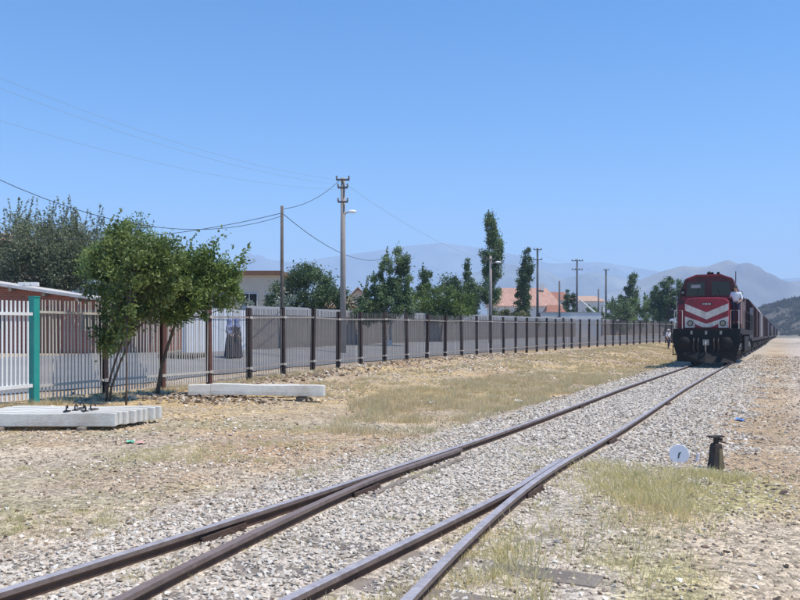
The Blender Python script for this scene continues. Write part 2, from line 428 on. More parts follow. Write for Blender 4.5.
mid_ridge = ridge('mountain', 3300, [(380, 316), (430, 292), (470, 274), (490, 268), (504, 264), (530, 267), (546, 271), (562, 279), (592, 272), (612, 276), (640, 281), (680, 288), (760, 300), (850, 316)], 900, 11, (.18, .19, .17))
tag(mid_ridge, 'hazy blue ridge behind the poplars and poles', kind='structure')
right_ridge = ridge('mountain', 2700, [(560, 316), (600, 297), (640, 280), (655, 274), (663, 271), (682, 266), (694, 267), (706, 267), (718, 263), (727, 260), (737, 264), (748, 267), (770, 276), (785, 282), (800, 281), (830, 274), (880, 268), (960, 285), (1060, 316)], 800, 23, (.21, .195, .165))
tag(right_ridge, 'hazy mountain with a peak rising above the train', kind='structure')

# haze
hz = MB().box((0, 3100, 298), (13500, 6900, 626)).build('haze', [])
hm = bpy.data.materials.new('haze_air'); hm.use_nodes = True; nt = hm.node_tree; nt.nodes.clear()
ho = nt.nodes.new('ShaderNodeOutputMaterial'); pv = nt.nodes.new('ShaderNodeVolumePrincipled')
pv.inputs['Density'].default_value = .00031; pv.inputs['Color'].default_value = (.56, .74, 1.0, 1); pv.inputs['Anisotropy'].default_value = 0.0
nt.links.new(pv.outputs[0], ho.inputs['Volume'])
hz.data.materials.clear(); hz.data.materials.append(hm)
tag(hz, 'thin pale haze filling the air', kind='stuff')

# ------------------------------------------------------------------ road behind the fence
def strip(name, pl, pr, m, lift=.012, kind='structure', label=None, nw=10):
    vv = []
    for (a, b) in zip(pl, pr):
        for k in range(nw+1):
            t = k/nw; vv.append((a[0]*(1-t)+b[0]*t, a[1]*(1-t)+b[1]*t))
    vv = np.array(vv); z = ground_z(vv[:, 0], vv[:, 1])
    Vr = np.column_stack([vv, z+lift]); n = nw+1; id_ = np.arange(len(Vr)).reshape(-1, n)
    Fr = np.stack([id_[:-1, :-1].ravel(), id_[:-1, 1:].ravel(), id_[1:, 1:].ravel(), id_[1:, :-1].ravel()], 1)
    me = fast_mesh(name, Vr, Fr); me.shade_smooth()
    o = link(name, me, m); tag(o, label, kind=kind); return o
def wall_x(Y): return -8+.388*(Y-38)+np.maximum(0, Y-56)*.16
Ys = np.arange(14, 120, .8)
strip('road', [(fence_x(y)-1.9-.0*y, y+.7) for y in Ys], [(fence_x(y)-11.0, y+4.2) for y in Ys], M['asphalt'], .03, label='grey road behind the fence', nw=24)

# ------------------------------------------------------------------ stone scattering (geometry nodes on stuff)
def rock_mesh(seed):
    r = random.Random(seed); bm = bmesh.new()
    for k in range(11):
        v = Vector((r.gauss(0, 1), r.gauss(0, 1), r.gauss(0, 1))).normalized()*r.uniform(.42, .56)
        v.z *= .72; v.x *= 1.15; bm.verts.new(v)
    g = bmesh.ops.convex_hull(bm, input=bm.verts)
    me = bpy.data.meshes.new('stone_shape'); bm.to_mesh(me); bm.free(); return me
def make_scatter(name, P, R, S, variants, material, label):
    """P points, R euler, S scale arrays; variants are meshes instanced by one geometry-nodes object"""
    me = bpy.data.meshes.new(name); me.vertices.add(len(P)); me.vertices.foreach_set('co', P.astype(np.float32).ravel())
    a = me.attributes.new('rot', 'FLOAT_VECTOR', 'POINT'); a.data.foreach_set('vector', R.astype(np.float32).ravel())
    a = me.attributes.new('scl', 'FLOAT_VECTOR', 'POINT'); a.data.foreach_set('vector', S.astype(np.float32).ravel())
    a = me.attributes.new('pick', 'INT', 'POINT'); a.data.foreach_set('value', rng.integers(0, len(variants), len(P)).astype(np.int32))
    ng = bpy.data.node_groups.new(name, 'GeometryNodeTree')
    ng.interface.new_socket('Geometry', in_out='INPUT', socket_type='NodeSocketGeometry')
    ng.interface.new_socket('Geometry', in_out='OUTPUT', socket_type='NodeSocketGeometry')
    N = ng.nodes; L = ng.links
    gi = N.new('NodeGroupInput'); go = N.new('NodeGroupOutput'); ip = N.new('GeometryNodeInstanceOnPoints')
    g2i = N.new('GeometryNodeGeometryToInstance')
    for vm in reversed(variants):
        ob = bpy.data.objects.new('stone_shape', vm)     # never linked to the scene: only a shape for the nodes
        if not vm.materials: vm.materials.append(material)
        oi = N.new('GeometryNodeObjectInfo'); oi.inputs['Object'].default_value = ob
        L.new(oi.outputs['Geometry'], g2i.inputs[0])
    L.new(gi.outputs[0], ip.inputs['Points']); L.new(g2i.outputs[0], ip.inputs['Instance'])
    ip.inputs['Pick Instance'].default_value = True
    def na(n, t):
        x = N.new('GeometryNodeInputNamedAttribute'); x.data_type = t; x.inputs['Name'].default_value = n
        return [o for o in x.outputs if o.enabled][0]
    L.new(na('pick', 'INT'), ip.inputs['Instance Index'])
    L.new(na('rot', 'FLOAT_VECTOR'), ip.inputs['Rotation']); L.new(na('scl', 'FLOAT_VECTOR'), ip.inputs['Scale'])
    L.new(ip.outputs[0], go.inputs[0])
    o = bpy.data.objects.new(name, me); COL.objects.link(o); me.materials.append(material)
    md = o.modifiers.new('scatter', 'NODES'); md.node_group = ng
    tag(o, label, kind='stuff'); return o
def scatter_stones(name, xy, size, material, label, flat=.75, lift=.15, seed=0):
    n = len(xy); z = ground_z(xy[:, 0], xy[:, 1])
    P = np.column_stack([xy, z+size*lift])
    R = rng.uniform(0, 6.28, (n, 3)); R[:, :2] *= .12
    S = size[:, None]*rng.uniform(.75, 1.3, (n, 3)); S[:, 2] *= flat
    return make_scatter(name, P, R, S, [rock_mesh(seed+k) for k in range(8)], material, label)

M['ballast'] = stonemat('ballast_stone', [(0, (.30, .25, .20)), (.1, (.45, .39, .32)), (.35, (.56, .50, .42)), (.6, (.64, .585, .505)), (.85, (.57, .475, .38)), (1, (.76, .73, .66))])
M['pebble'] = stonemat('pebble_stone', [(0, (.24, .17, .115)), (.25, (.42, .33, .24)), (.6, (.56, .455, .34)), (.85, (.66, .57, .45)), (1, (.80, .74, .64))])

def pts_in_view(n, y0, y1, pw=1.0, um=-40, uM=840):
    """random points in the wedge the photo sees; pw>1 favours near ones"""
    Y = y0+(y1-y0)*rng.random(n*2)**pw
    u = rng.uniform(um, uM, n*2)
    return np.column_stack([(u-400)/800*Y, Y])[:n]
def uniform_pts(dens, x0, x1, y0, y1):
    n = int(dens*(x1-x0)*(y1-y0)); return np.column_stack([rng.uniform(x0, x1, n), rng.uniform(y0, y1, n)])
def in_wedge(p, m=1.2): return (np.abs(p[:, 0]) < .54*p[:, 1]+m)

# ballast, dense near, thinner and larger farther off
def ballast_pts(dens, y0, y1):
    L0 = y1-y0; n = int(dens*L0*5.6)
    st = rng.uniform(y0, y1, n); o = rng.uniform(-2.2, 5.0, n)
    x = A_x(st)+TN.x*o; y = st+TN.y*o
    wid = 1.5+dlt(st); d = np.maximum(-o, o-wid)
    edge = fbm(x, y, .6, 131)
    right = o > wid; dm = np.where(right, d*.55, d)
    keep = (dm < .75+1.1*(edge-.35)) & (dm < 1.6)
    keep &= ~(right & (st < 9.5) & (d > .22+.5*(edge-.4)))
    keep &= (rng.random(n) < np.where(d > .5, .75, 1))
    # keep the running rails clear
    for off, fol in ((0, 0), (1.505, 1)):
        keep &= np.abs(o-off-fol*dlt(st)) > .065
    k2 = (st < 10.0)
    keep &= ~(k2 & (np.abs(o-1.505) < .055)); keep &= ~(k2 & (np.abs(o-dlt(st)) < .055))
    p = np.column_stack([x, y])[keep]
    return p[in_wedge(p)]
P1 = ballast_pts(1350, 3.2, 11); P2 = ballast_pts(560, 11, 22); P3 = ballast_pts(220, 22, 48)
sz = np.concatenate([rng.uniform(.016, .046, len(P1)), rng.uniform(.028, .06, len(P2)), rng.uniform(.04, .075, len(P3))])
scatter_stones('ballast', np.concatenate([P1, P2, P3]), sz, M['ballast'], 'pale crushed stone ballast around the rails', seed=100, lift=.12, flat=.62)
# pebbles over the left waste ground, clustered
def pebbles(dens, x0, x1, y0, y1, thr):
    p = uniform_pts(dens, x0, x1, y0, y1); o, st = track_d(p[:, 0], p[:, 1])
    d = np.maximum(-o, o-1.5-dlt(st)); fd = fence_d(p[:, 0], p[:, 1])
    cl = fbm(p[:, 0], p[:, 1], 1.5, 211)
    k = (d > .5) & (fd < -.1) & in_wedge(p) & (rng.random(len(p)) < thr+1.6*np.clip(cl-.42, 0, 1)*2+.9*np.exp(-np.maximum(d-.6, 0)*.9))
    return p[k]
Q1 = pebbles(650, -7, 7, 3, 12, .14); Q2 = pebbles(150, -10, 16, 12, 26, .20); Q3 = pebbles(26, -6, 34, 26, 60, .2)
sq = np.concatenate([(.009+.042*rng.random(len(Q1))**3.2), .014+.06*rng.random(len(Q2))**3.2, .05+.09*rng.random(len(Q3))**2.5])
scatter_stones('gravel', np.concatenate([Q1, Q2, Q3]), sq, M['pebble'], 'scattered pebbles and stones on the bare soil', seed=200, lift=.12)
# rubble heaps at the fence foot
def blob(cx, cy, sx, sy, n):
    return np.column_stack([rng.normal(cx, sx, n), rng.normal(cy, sy, n)])
M['clod'] = stonemat('earth_clod', [(0, (.20, .135, .085)), (.4, (.36, .27, .185)), (.8, (.46, .37, .27)), (1, (.58, .52, .44))])
fy = np.concatenate([rng.uniform(25, 46, 2000), rng.uniform(17, 26, 500)]); fx_ = fence_x(fy)+np.abs(rng.normal(.55, .6, 2500))+.15
RB = np.concatenate([blob(ux(185, 18.3), 18.3, .7, .35, 420), blob(ux(215, 17.2), 17.2, .8, .3, 160), np.column_stack([fx_, fy])])
scatter_stones('rubble', RB, .04+.13*rng.random(len(RB))**2.2, M['clod'], 'earth clods and rubble heaped along the fence foot', seed=300, lift=.2)
RK = uniform_pts(1.0, 2.2, 8.5, 4, 18); RK = RK[in_wedge(RK, .2)]
o__, s__ = track_d(RK[:, 0], RK[:, 1]); RK = RK[o__-1.5-dlt(s__) > .9]
M['dark_stone'] = stonemat('dark_stone', [(0, (.09, .06, .05)), (.5, (.20, .13, .10)), (1, (.34, .27, .22))])
scatter_stones('dark_gravel', RK, .03+.05*rng.random(len(RK))**2, M['dark_stone'], 'dark brown stones strewn on the right hand path', seed=400, lift=.2)

# ------------------------------------------------------------------ grass
def tuft_mesh(seed, n=26, spread=.5, h=1.0, wdt=.035, lean=.5):
    r = np.random.default_rng(seed); V = []; F = []
    for k in range(n):
        a = r.uniform(0, 6.28); rad = spread*math.sqrt(r.random())*.5
        x, y = rad*math.cos(a), rad*math.sin(a); hh = h*r.uniform(.45, 1); b = r.uniform(0, 6.28)
        dx, dy = math.cos(a)*lean*hh*r.uniform(0, 1), math.sin(a)*lean*hh*r.uniform(0, 1)
        wx, wy = math.cos(b)*wdt, math.sin(b)*wdt; i = len(V)
        V += [(x-wx, y-wy, -.05), (x+wx, y+wy, -.05), (x+dx*.4+wx*.7, y+dy*.4+wy*.7, hh*.55), (x+dx*.4-wx*.7, y+dy*.4-wy*.7, hh*.55), (x+dx, y+dy, hh)]
        F += [(i, i+1, i+2, i+3), (i+3, i+2, i+4)]
    me = bpy.data.meshes.new('tuft_shape'); me.from_pydata(V, [], F); me.update(); return me
def grassmat(name, cols):
    m, nt, b = newmat(name); N = nt.nodes; L = nt.links
    oi = N.new('ShaderNodeObjectInfo'); cr = N.new('ShaderNodeValToRGB'); e = cr.color_ramp.elements
    while len(e) < len(cols): e.new(.5)
    for i, c_ in enumerate(cols): e[i].position = i/(len(cols)-1); e[i].color = (*c_, 1)
    L.new(oi.outputs['Random'], cr.inputs[0]); L.new(cr.outputs[0], b.inputs['Base Color']); b.inputs['Roughness'].default_value = .7
    tr = N.new('ShaderNodeBsdfTranslucent'); L.new(cr.outputs[0], tr.inputs[0])
    mx = N.new('ShaderNodeMixShader'); mx.inputs[0].default_value = .45
    L.new(b.outputs[0], mx.inputs[1]); L.new(tr.outputs[0], mx.inputs[2]); L.new(mx.outputs[0], N['Material Output'].inputs[0])
    return m
M['straw'] = grassmat('dry_straw', [(.62, .50, .28), (.74, .62, .38), (.55, .47, .24), (.80, .70, .46)])
M['olive_grass'] = grassmat('olive_grass', [(.66, .56, .26), (.76, .65, .36), (.52, .48, .20), (.82, .71, .46)])
M['weed'] = grassmat('weed_green', [(.58, .48, .26), (.68, .57, .34), (.80, .66, .42), (.40, .38, .18)])
def scatter_grass(name, xy, hgt, material, label, seed, **kw):
    n = len(xy); z = ground_z(xy[:, 0], xy[:, 1]); P = np.column_stack([xy, z])
    R = np.zeros((n, 3)); R[:, 2] = rng.uniform(0, 6.28, n); R[:, :2] = rng.normal(0, .12, (n, 2))
    S = np.column_stack([hgt*1.2, hgt*1.2, hgt])
    return make_scatter(name, P, R, S, [tuft_mesh(seed+k, **kw) for k in range(5)], material, label)
# right hand patch by the switch indicator: low yellowish grass
def clumpy(p, sc, thr, seed): return p[(fbm(p[:, 0], p[:, 1], sc, seed) > thr)]
g1 = np.concatenate([blob(2.45, 8.2, .34, .42, 300), blob(3.35, 8.75, .26, .14, 130), blob(2.3, 7.3, .25, .5, 260), blob(1.55, 5.9, .30, .8, 130), blob(.75, 5.0, .18, .6, 120), blob(1.9, 9.2, .4, .2, 130)])
o__, s__ = track_d(g1[:, 0], g1[:, 1]); g1 = g1[(o__-1.505-dlt(s__) > .12)]; g1 = clumpy(g1, .5, .36, 301)
scatter_grass('grass', g1, rng.uniform(.04, .12, len(g1)), M['olive_grass'], 'low yellow green grass around the switch indicator', 500, n=16, spread=2.4, lean=1.0, wdt=.03)
# weeds strip left of the line in mid distance (u 350-450, v 395-440)
def along(y0, y1, o0, o1, n):
    st = rng.uniform(y0, y1, n); o = rng.uniform(o0, o1, n); return np.column_stack([A_x(st)+TN.x*o, st+TN.y*o])
g2 = along(11.2, 30, -5.2, -1.25, 9000); g2 = g2[track_d(g2[:, 0], g2[:, 1])[0] > -1.9-.42*np.clip(g2[:, 1]-10.5, 0, 9)]; g2 = clumpy(g2, .55, .49, 311)
scatter_grass('weeds', g2, rng.uniform(.05, .22, len(g2)), M['weed'], 'green brown weeds growing along the ballast edge', 520, n=14, spread=1.3, lean=.7, wdt=.018)
g3 = along(16, 75, -8.5, -1.5, 13000); g3 = g3[fence_d(g3[:, 0], g3[:, 1]) < -.25]; g3 = clumpy(g3, 1.6, .44, 321); g3 = clumpy(g3, .4, .40, 323)
scatter_grass('dry_grass', g3, rng.uniform(.04, .13, len(g3)), M['straw'], 'dry straw coloured grass on the verge by the fence', 540, n=22, spread=1.2, lean=.8, wdt=.045)
g4 = np.concatenate([along(4.2, 12, -4.2, -.7, 2600), along(5, 11, .2, 1.3, 300), along(3.4, 7, 1.55, 2.2, 500)])
g4 = clumpy(g4, .8, .58, 331)
scatter_grass('sparse_grass', g4, rng.uniform(.025, .07, len(g4)), M['olive_grass'], 'sparse thin grass between stones left of the line', 560, n=16, spread=1.8, lean=1.0)

sc_ = np.concatenate([np.column_stack([rng.normal(318, 42, 2600), rng.normal(610, 85, 2600)]), np.column_stack([rng.uniform(150, 420, 700), rng.uniform(300, 700, 700)])])
sc_ = sc_[(sc_[:, 0] > sc_[:, 1]*.478+12) | ((sc_[:, 1] > 500) & (sc_[:, 0] > sc_[:, 1]*.43))]; sc_ = clumpy(sc_, 22, .36, 351)
M['scrub'] = grassmat('hill_scrub', [(.08, .075, .04), (.13, .115, .07), (.18, .14, .09), (.06, .065, .035)])
scatter_grass('scrub', sc_, rng.uniform(1.0, 3.4, len(sc_)), M['scrub'], 'dark scrub on the slope beyond the end of the train', 600, n=34, spread=1.3, lean=.5, wdt=.12)
# ------------------------------------------------------------------ railway track
track = empty('railway_track', (0, 0, 0))
tag(track, 'rusty railway rails with a turnout, running up to the train', 'railway track')
PROF = [(-.032, 0), (.032, 0), (.032, -.030), (.010, -.05), (.010, -.13), (.065, -.145), (.065, -.165), (-.065, -.165), (-.065, -.145), (-.010, -.13), (-.010, -.05), (-.032, -.030)]
def rail(fn, y0, y1, label=None, drop=0, top='rail_top'):
    ys = [y0]
    while ys[-1] < y1: ys.append(ys[-1]+(.25 if ys[-1] < 14 else 1.0 if ys[-1] < 50 else 8.0))
    vs = []; fs = []; ms = []; n = len(PROF)
    for y in ys:
        x, yy = fn(y); z = float(rail_z(y))-drop+.002*math.sin(y*.9+1)
        for a, b in PROF: vs.append((x+TN.x*a, yy+TN.y*a, z+b))
    for i in range(len(ys)-1):
        for k in range(n):
            j = (k+1) % n; fs.append((i*n+k, i*n+j, (i+1)*n+j, (i+1)*n+k)); ms.append(0 if k == 0 else 2 if k in (1, 11) else 1)
    fs += [tuple(range(n)), tuple((len(ys)-1)*n+k for k in range(n))[::-1]]; ms += [1, 1]
    b = MB(); b.v = vs; b.f = fs; b.m = ms
    o = b.build('rail', [M[top], M['rail_side'], M['rail_head_side']], track)
    if label: o['label'] = label
    return o
rail(lambda y: track_pt(y, 0), -2, 470)
rail(lambda y: track_pt(y, 1.505, 1), -2, 470)
rail(lambda y: track_pt(y, 1.505-max(0, .082-float(dlt(y)))-.06*float(sstep(0, 4, 9-y))), -2, 9.7, drop=.006)
rail(lambda y: track_pt(y, max(float(dlt(y)), .082)), -2, 10.0, drop=.006, top='rail_top_rusty')
bar = MB()
yy = np.arange(7.6, 9.95, .2)
bar.tube([(*track_pt(a, max(float(dlt(a)), .082)+.17), float(rail_z(a))-.08) for a in yy], .022, 6)
bar.build('guide_bar', M['timber'], track)
sl_me = None
k = 0
for st in np.arange(2.4, 13.2, .62):
    L_ = 2.5+float(dlt(st))*1.0+.45*(st < 10.5)
    s = MB(); s.box((0, 0, 0), (L_, .24, .14))
    o = s.build('sleeper', M['timber'], track, bevel=.012)
    x, y = track_pt(st, -.5+L_/2); o.location = (x, y, float(rail_z(st))-(.163 if 4.6 < st < 6.6 else .18)); o.rotation_euler = (0, -.006, -TH+random.uniform(-.02, .02))
def fishplate(st, off, fol):
    b = MB()
    for s_ in (-1, 1):
        b.box((s_*.034, 0, -.09), (.022, .52, .075))
        for q in (-.19, -.07, .07, .19): b.lathe([(0, 0), (.017, 0), (.017, .03), (0, .03)], (s_*.045 if s_ > 0 else -.075, q, -.09), 6, 'x')
    o = b.build('fishplate', M['rail_side'], track); x, y = track_pt(st, off, fol)
    o.location = (x, y, float(rail_z(st))); o.rotation_euler = (0, 0, -TH)
for a in ((7.7, .14, 0), (11.9, 1.505, 1), (6.0, 0, 0), (16.5, 0, 0), (8.3, 1.505, 1), (18, 1.505, 1)): fishplate(*a)
# heel blocks where the switch blades rest: small chairs under the blades
for st in np.arange(4.9, 9.9, .62):
    for off, fol in ((0, 0), (1.505, 1)):
        c_ = MB().box((.10, 0, 0), (.24, .13, .03)).build('slide_chair', M['iron'], track)
        x, y = track_pt(st, off, fol); c_.location = (x, y, float(rail_z(st))-.150); c_.rotation_euler = (0, 0, -TH)

# ------------------------------------------------------------------ switch indicator, disc, litter
def place(u, v, Y=None):
    """ground point seen at pixel (u,v)"""
    y = 1280/(v-HOR) if Y is None else Y
    for _ in range(12): y = (CH-gz(ux(u, y), y))*FPX/(v-HOR)
    return ux(u, y), y
x, y = place(716, 470); z = gz(x, y)
ind = empty('switch_indicator', (x, y, z-.02), .35)
tag(ind, 'short dark tapered switch indicator post standing in the grass', 'railway indicator')
b = MB(); b.prism([(-.095, 0), (.095, 0), (.075, .12), (.05, .30), (.035, .33), (-.035, .33), (-.05, .30), (-.075, .12)], -.05, .05)
b.build('body', M['iron'], ind, bevel=.008)
M['olive_lit_side'] = mat('sunlit_olive_panel', (.20, .16, .09), .8, var=.3, scale=14, dirt=(.1, .06, .03), dirt_amt=.6)  # sunlit right half of the post, put into the colour as an olive panel
MB().prism([(.0, .02), (.078, .02), (.062, .12), (.040, .27), (.0, .27)], -.054, -.0505).build('sunlit_panel', M['olive_lit_side'], ind)
MB().tube([(0, 0, .32), (0, 0, .40)], .03, 8).build('neck', M['iron'], ind)
b = MB(); b.box((0, 0, .41), (.17, .09, .018)); b.box((.05, 0, .375), (.05, .05, .03)); b.tube([(-.085, 0, .41), (-.10, 0, .395)], .01, 6)
b.build('top_plate', M['iron'], ind)
b = MB(); b.tube([(.0, -.03, .36), (.09, -.05, .34)], .012, 6); b.build('lever', M['iron'], ind)

x, y = place(679, 463); z = gz(x, y)
disc = empty('signal_disc', (x, y, z-.015), .25)
tag(disc, 'round white painted disc with a small black stroke, propped in the ballast', 'signal disc')
b = MB(); b.lathe([(0, -.012), (.112, -.012), (.118, 0), (.112, .012), (0, .012)], (0, 0, .118), 28, 'y')
M['disc_white'] = mat('disc_white_enamel', (.72, .72, .76), .45, var=.05, scale=8, dirt=(.5, .46, .42), dirt_amt=.3)
b.build('face', M['disc_white'], disc, smooth=False)
b = MB(); b.box((-.002, -.0145, .098), (.012, .004, .055), ry=.12); b.box((.008, -.0145, .133), (.03, .004, .011), ry=-.3)
b.build('painted_stroke', M['iron'], disc)
MB().tube([(0, .02, -.02), (0, .02, .12)], .012, 6).build('stake', M['iron'], disc)
disc.rotation_euler = (-.2, .0, -.42)

x, y = place(697, 462)
mk = MB(); mk.box((0, 0, .055), (.045, .035, .13), taper=.7)
o = mk.build('marker_stub', M['disc_white'], bevel=.006); o.location = (x, y, gz(x, y)-.01); o.rotation_euler = (.1, .1, .3)
tag(o, 'tiny white marker stub between the white disc and the dark post', 'marker')
M['blue_plastic'] = mat('blue_plastic', (.12, .25, .60), .5, var=.2)
M['green_plastic'] = mat('green_plastic', (.12, .5, .32), .5, var=.2); M['pink_plastic'] = mat('pink_plastic', (.7, .36, .32), .5, var=.2)
M['white_plastic'] = mat('white_plastic', (.82, .82, .84), .5, var=.1)
def litter(name, u, v, s, m, label, cat='litter'):
    r = random.Random(int(u)); bm = bmesh.new(); bmesh.ops.create_grid(bm, x_segments=5, y_segments=5, size=.5)
    for q in bm.verts: q.co.z += r.uniform(-.14, .22); q.co.x += r.uniform(-.06, .06)
    me = bpy.data.meshes.new(name); bm.to_mesh(me); bm.free()
    o = link(name, me, m); x, y = place(u, v); o.location = (x, y, gz(x, y)+.05*s+.015); o.scale = (s, s*.8, s*.8); o.rotation_euler = (.2, .1, r.uniform(0, 3))
    sd_ = o.modifiers.new('thick', 'SOLIDIFY'); sd_.thickness = .01; tag(o, label, cat); return o
litter('plastic_bag', 740, 421, .16, M['blue_plastic'], 'crumpled blue and white plastic scrap by the path edge')
litter('plastic_bag', 743, 413, .13, M['white_plastic'], 'crumpled white plastic scrap just beyond the blue one')
litter('plastic_scrap', 130, 443, .13, M['green_plastic'], 'small green plastic scrap on the stony ground')
litter('plastic_scrap', 141, 444, .11, M['pink_plastic'], 'small pink scrap beside the green one')
litter('paper_scrap', 430, 404, .20, M['white_plastic'], 'white paper scrap in the weeds left of the rails', 'litter')
litter('paper_scrap', 519, 402, .20, M['white_plastic'], 'white paper scrap at the ballast edge beyond the weeds', 'litter')
litter('plastic_scrap', 370, 412, .14, M['green_plastic'], 'faded green plastic scrap on bare soil before the weeds')

# ------------------------------------------------------------------ concrete sleepers in piles
def sleeper_mesh(L=2.5):
    """prestressed sleeper: wide trapezoid ends, waisted middle, along x"""
    st = [(-L/2, .15, .235, .118), (-L*.42, .15, .245, .12), (-L*.22, .148, .235, .118), (-L*.12, .144, .225, .115), (L*.12, .144, .225, .115), (L*.22, .148, .235, .118), (L*.42, .15, .245, .12), (L/2, .15, .235, .118)]
    vs = []; fs = []
    for x, hb, h, ht in st: vs += [(x, -hb, 0), (x, hb, 0), (x, hb*.97, h*.35), (x, ht, h), (x, -ht, h), (x, -hb*.97, h*.35)]
    for i in range(len(st)-1):
        for k in range(6): fs.append((i*6+k, i*6+(k+1) % 6, (i+1)*6+(k+1) % 6, (i+1)*6+k))
    fs += [tuple(range(6)), tuple(range(len(vs)-1, len(vs)-7, -1))]
    b = MB(); b.add(vs, fs); return b.mesh('concrete_sleeper')
SLM = sleeper_mesh(); SLM.materials.append(M['concrete'])
def conc(x, y, z, rz, label, ry=0):
    t = bpy.data.objects.new('concrete_sleeper', SLM); COL.objects.link(t); t.location = (x, y, z); t.rotation_euler = (0, ry, rz)
    bv = t.modifiers.new('bevel', 'BEVEL'); bv.width = .012; bv.segments = 2
    tag(t, label, 'sleeper', 'pale concrete sleepers laid side by side below the teal post'); return t
labs = ['front narrow concrete beam of the pile, the nearest to the rails', 'second narrow concrete beam of the pile, just behind the front one', 'third narrow concrete beam of the pile counted from the rails', 'fourth narrow concrete beam of the pile counted from the rails', 'fifth narrow concrete beam of the pile counted from the rails', 'third narrow concrete beam of the pile counted from the fence', 'second narrow concrete beam of the pile counted from the fence', 'rearmost narrow concrete beam of the pile, its end reaching farthest right']
x0, y0 = ux(116, 12.4), 12.4
PG = 'narrow concrete beams laid side by side below the teal post'
ZP = gz(ux(60, 12.9), 12.9)+.07
for k, lb in enumerate(labs):
    y = y0+k*.15; x = ux(116+k*6.4, y)-1.25
    t = conc(x+random.uniform(-.02, .02), y, ZP+random.uniform(-.012, .006), random.uniform(-.006, .006)+.004, lb); t.scale = (1, .45, .86); t['group'] = PG
for k, lb in enumerate(['front narrow concrete beam at the left picture edge, end to end with the front one', 'second narrow concrete beam at the left picture edge', 'third narrow concrete beam at the left picture edge, below the teal post']):
    y = y0+.02+k*.15; x = ux(116+k*6.4, y)-1.25-2.54
    t = conc(x, y, ZP+random.uniform(-.02, .0), .012, lb); t.scale = (1, .45, .86); t['group'] = PG
def bolster(x, y, sx=.10, sy=3.2, rz=0, label=''):
    o = MB().box((0, 0, 0), (sx, sy, .12)).build('timber_bolster', M['timber'], bevel=.01); o.location = (x, y, gz(x, y)+.0); o.rotation_euler = (0, 0, rz)
    tag(o, label, 'timber'); return o
bolster(ux(98, 12.95), 12.95, sy=1.5, label='dark timber bolster under the right end of the sleeper pile')
bolster(ux(20, 12.95), 12.95, sy=1.5, label='dark timber bolster under the left end of the sleeper pile')
# second pile
xx, yy_ = ux(262, 18.1), 18.1
z2 = gz(xx, yy_)
def conc2(x, y, z, rz, lb, ry=0):
    t = conc(x, y, z, rz, lb, ry); t['group'] = 'pale concrete sleepers lying by the dark fence posts'; return t
conc2(ux(268, 17.6), 17.6, gz(ux(268, 17.6), 17.6)+.11, -.03, 'long concrete sleeper lying before the fence with a black gap beneath', .015)
conc2(ux(244, 18.4), 18.4, gz(ux(244, 18.4), 18.4)+.06, .05, 'concrete sleeper half hidden behind the long one by the fence')
o = MB().box((0, 0, 0), (.22, .5, .13)).build('timber_bolster', M['timber'], bevel=.01); o.location = (ux(302, 17.7), 17.75, gz(ux(302, 17.7), 17.7)+.03)
tag(o, 'timber block under the right end of the lone sleeper', 'timber')
# rail fastenings lying on the pile
def fastening(u, v, Y, z, label):
    t = empty('rail_fastening', (ux(u, Y), Y, z), random.uniform(0, 3)); tag(t, label, 'rail clip', 'rusty rail fastenings on the sleeper pile')
    b = MB(); pts = [(.045*math.cos(a), 0, .05+.045*math.sin(a)) for a in np.linspace(0, 5.4, 11)]; b.tube(pts, .012, 6); b.build('clip', M['iron'], t)
    MB().box((.01, 0, .008), (.13, .09, .016)).build('base_plate', M['iron'], t)
for i, (u, v, Y) in enumerate([(67, 412, 12.55), (76, 411, 12.7), (82, 410, 13.0), (85, 413, 12.55), (93, 412, 12.85)]):
    fastening(u, v, Y, ZP+.205, ['leftmost rusty rail clip on the sleeper pile', 'second rusty rail clip from the left on the pile', 'rusty rail clip set back in the middle of the clips', 'rusty rail clip in front near the middle of the clips', 'rightmost rusty rail clip on the sleeper pile'][i])

# ------------------------------------------------------------------ fences
def seg_along(pts):
    P = [Vector(p) for p in pts]; return P
def fence_path(step, y_start=16.4, y_end=108):
    out = []; x, y = float(fence_x(y_start)), y_start; out.append((x, y))
    while y < y_end:
        y2 = y+.5
        for _ in range(8):
            d = math.hypot(fence_x(y2)-x, y2-y); y2 = y+(y2-y)*step/d
        x, y = float(fence_x(y2)), y2; out.append((x, y))
    return out
posts = fence_path(2.05)
fence = empty('picket_fence', (posts[0][0], posts[0][1], 0))
tag(fence, 'long metal picket fence with dark brown posts curving along the line', 'fence')
fl = Vector((posts[0][0], posts[0][1], 0))
pm = {}
for nm, key in (('a', 'post_rust'), ('b', 'post_dark')):
    b = MB(); b.box((0, -.055, 1.10), (.13, .014, 2.28)); b.box((0, .055, 1.10), (.13, .014, 2.28)); b.box((0, 0, 1.10), (.014, .094, 2.28))
    me = b.mesh('post'); me.materials.append(M[key]); pm[nm] = me
pkm = MB().box((0, 0, 1.13), (.028, .016, 2.06)).mesh('picket'); pkm.materials.append(M['picket'])
pkd = MB().box((0, 0, 1.13), (.015, .012, 2.06)).mesh('picket'); pkd.materials.append(M['picket_grey'])
brm = MB().box((0, -.07, 0), (.15, .03, .07)).mesh('bracket'); brm.materials.append(M['picket'])
far = MB(); npick = 0
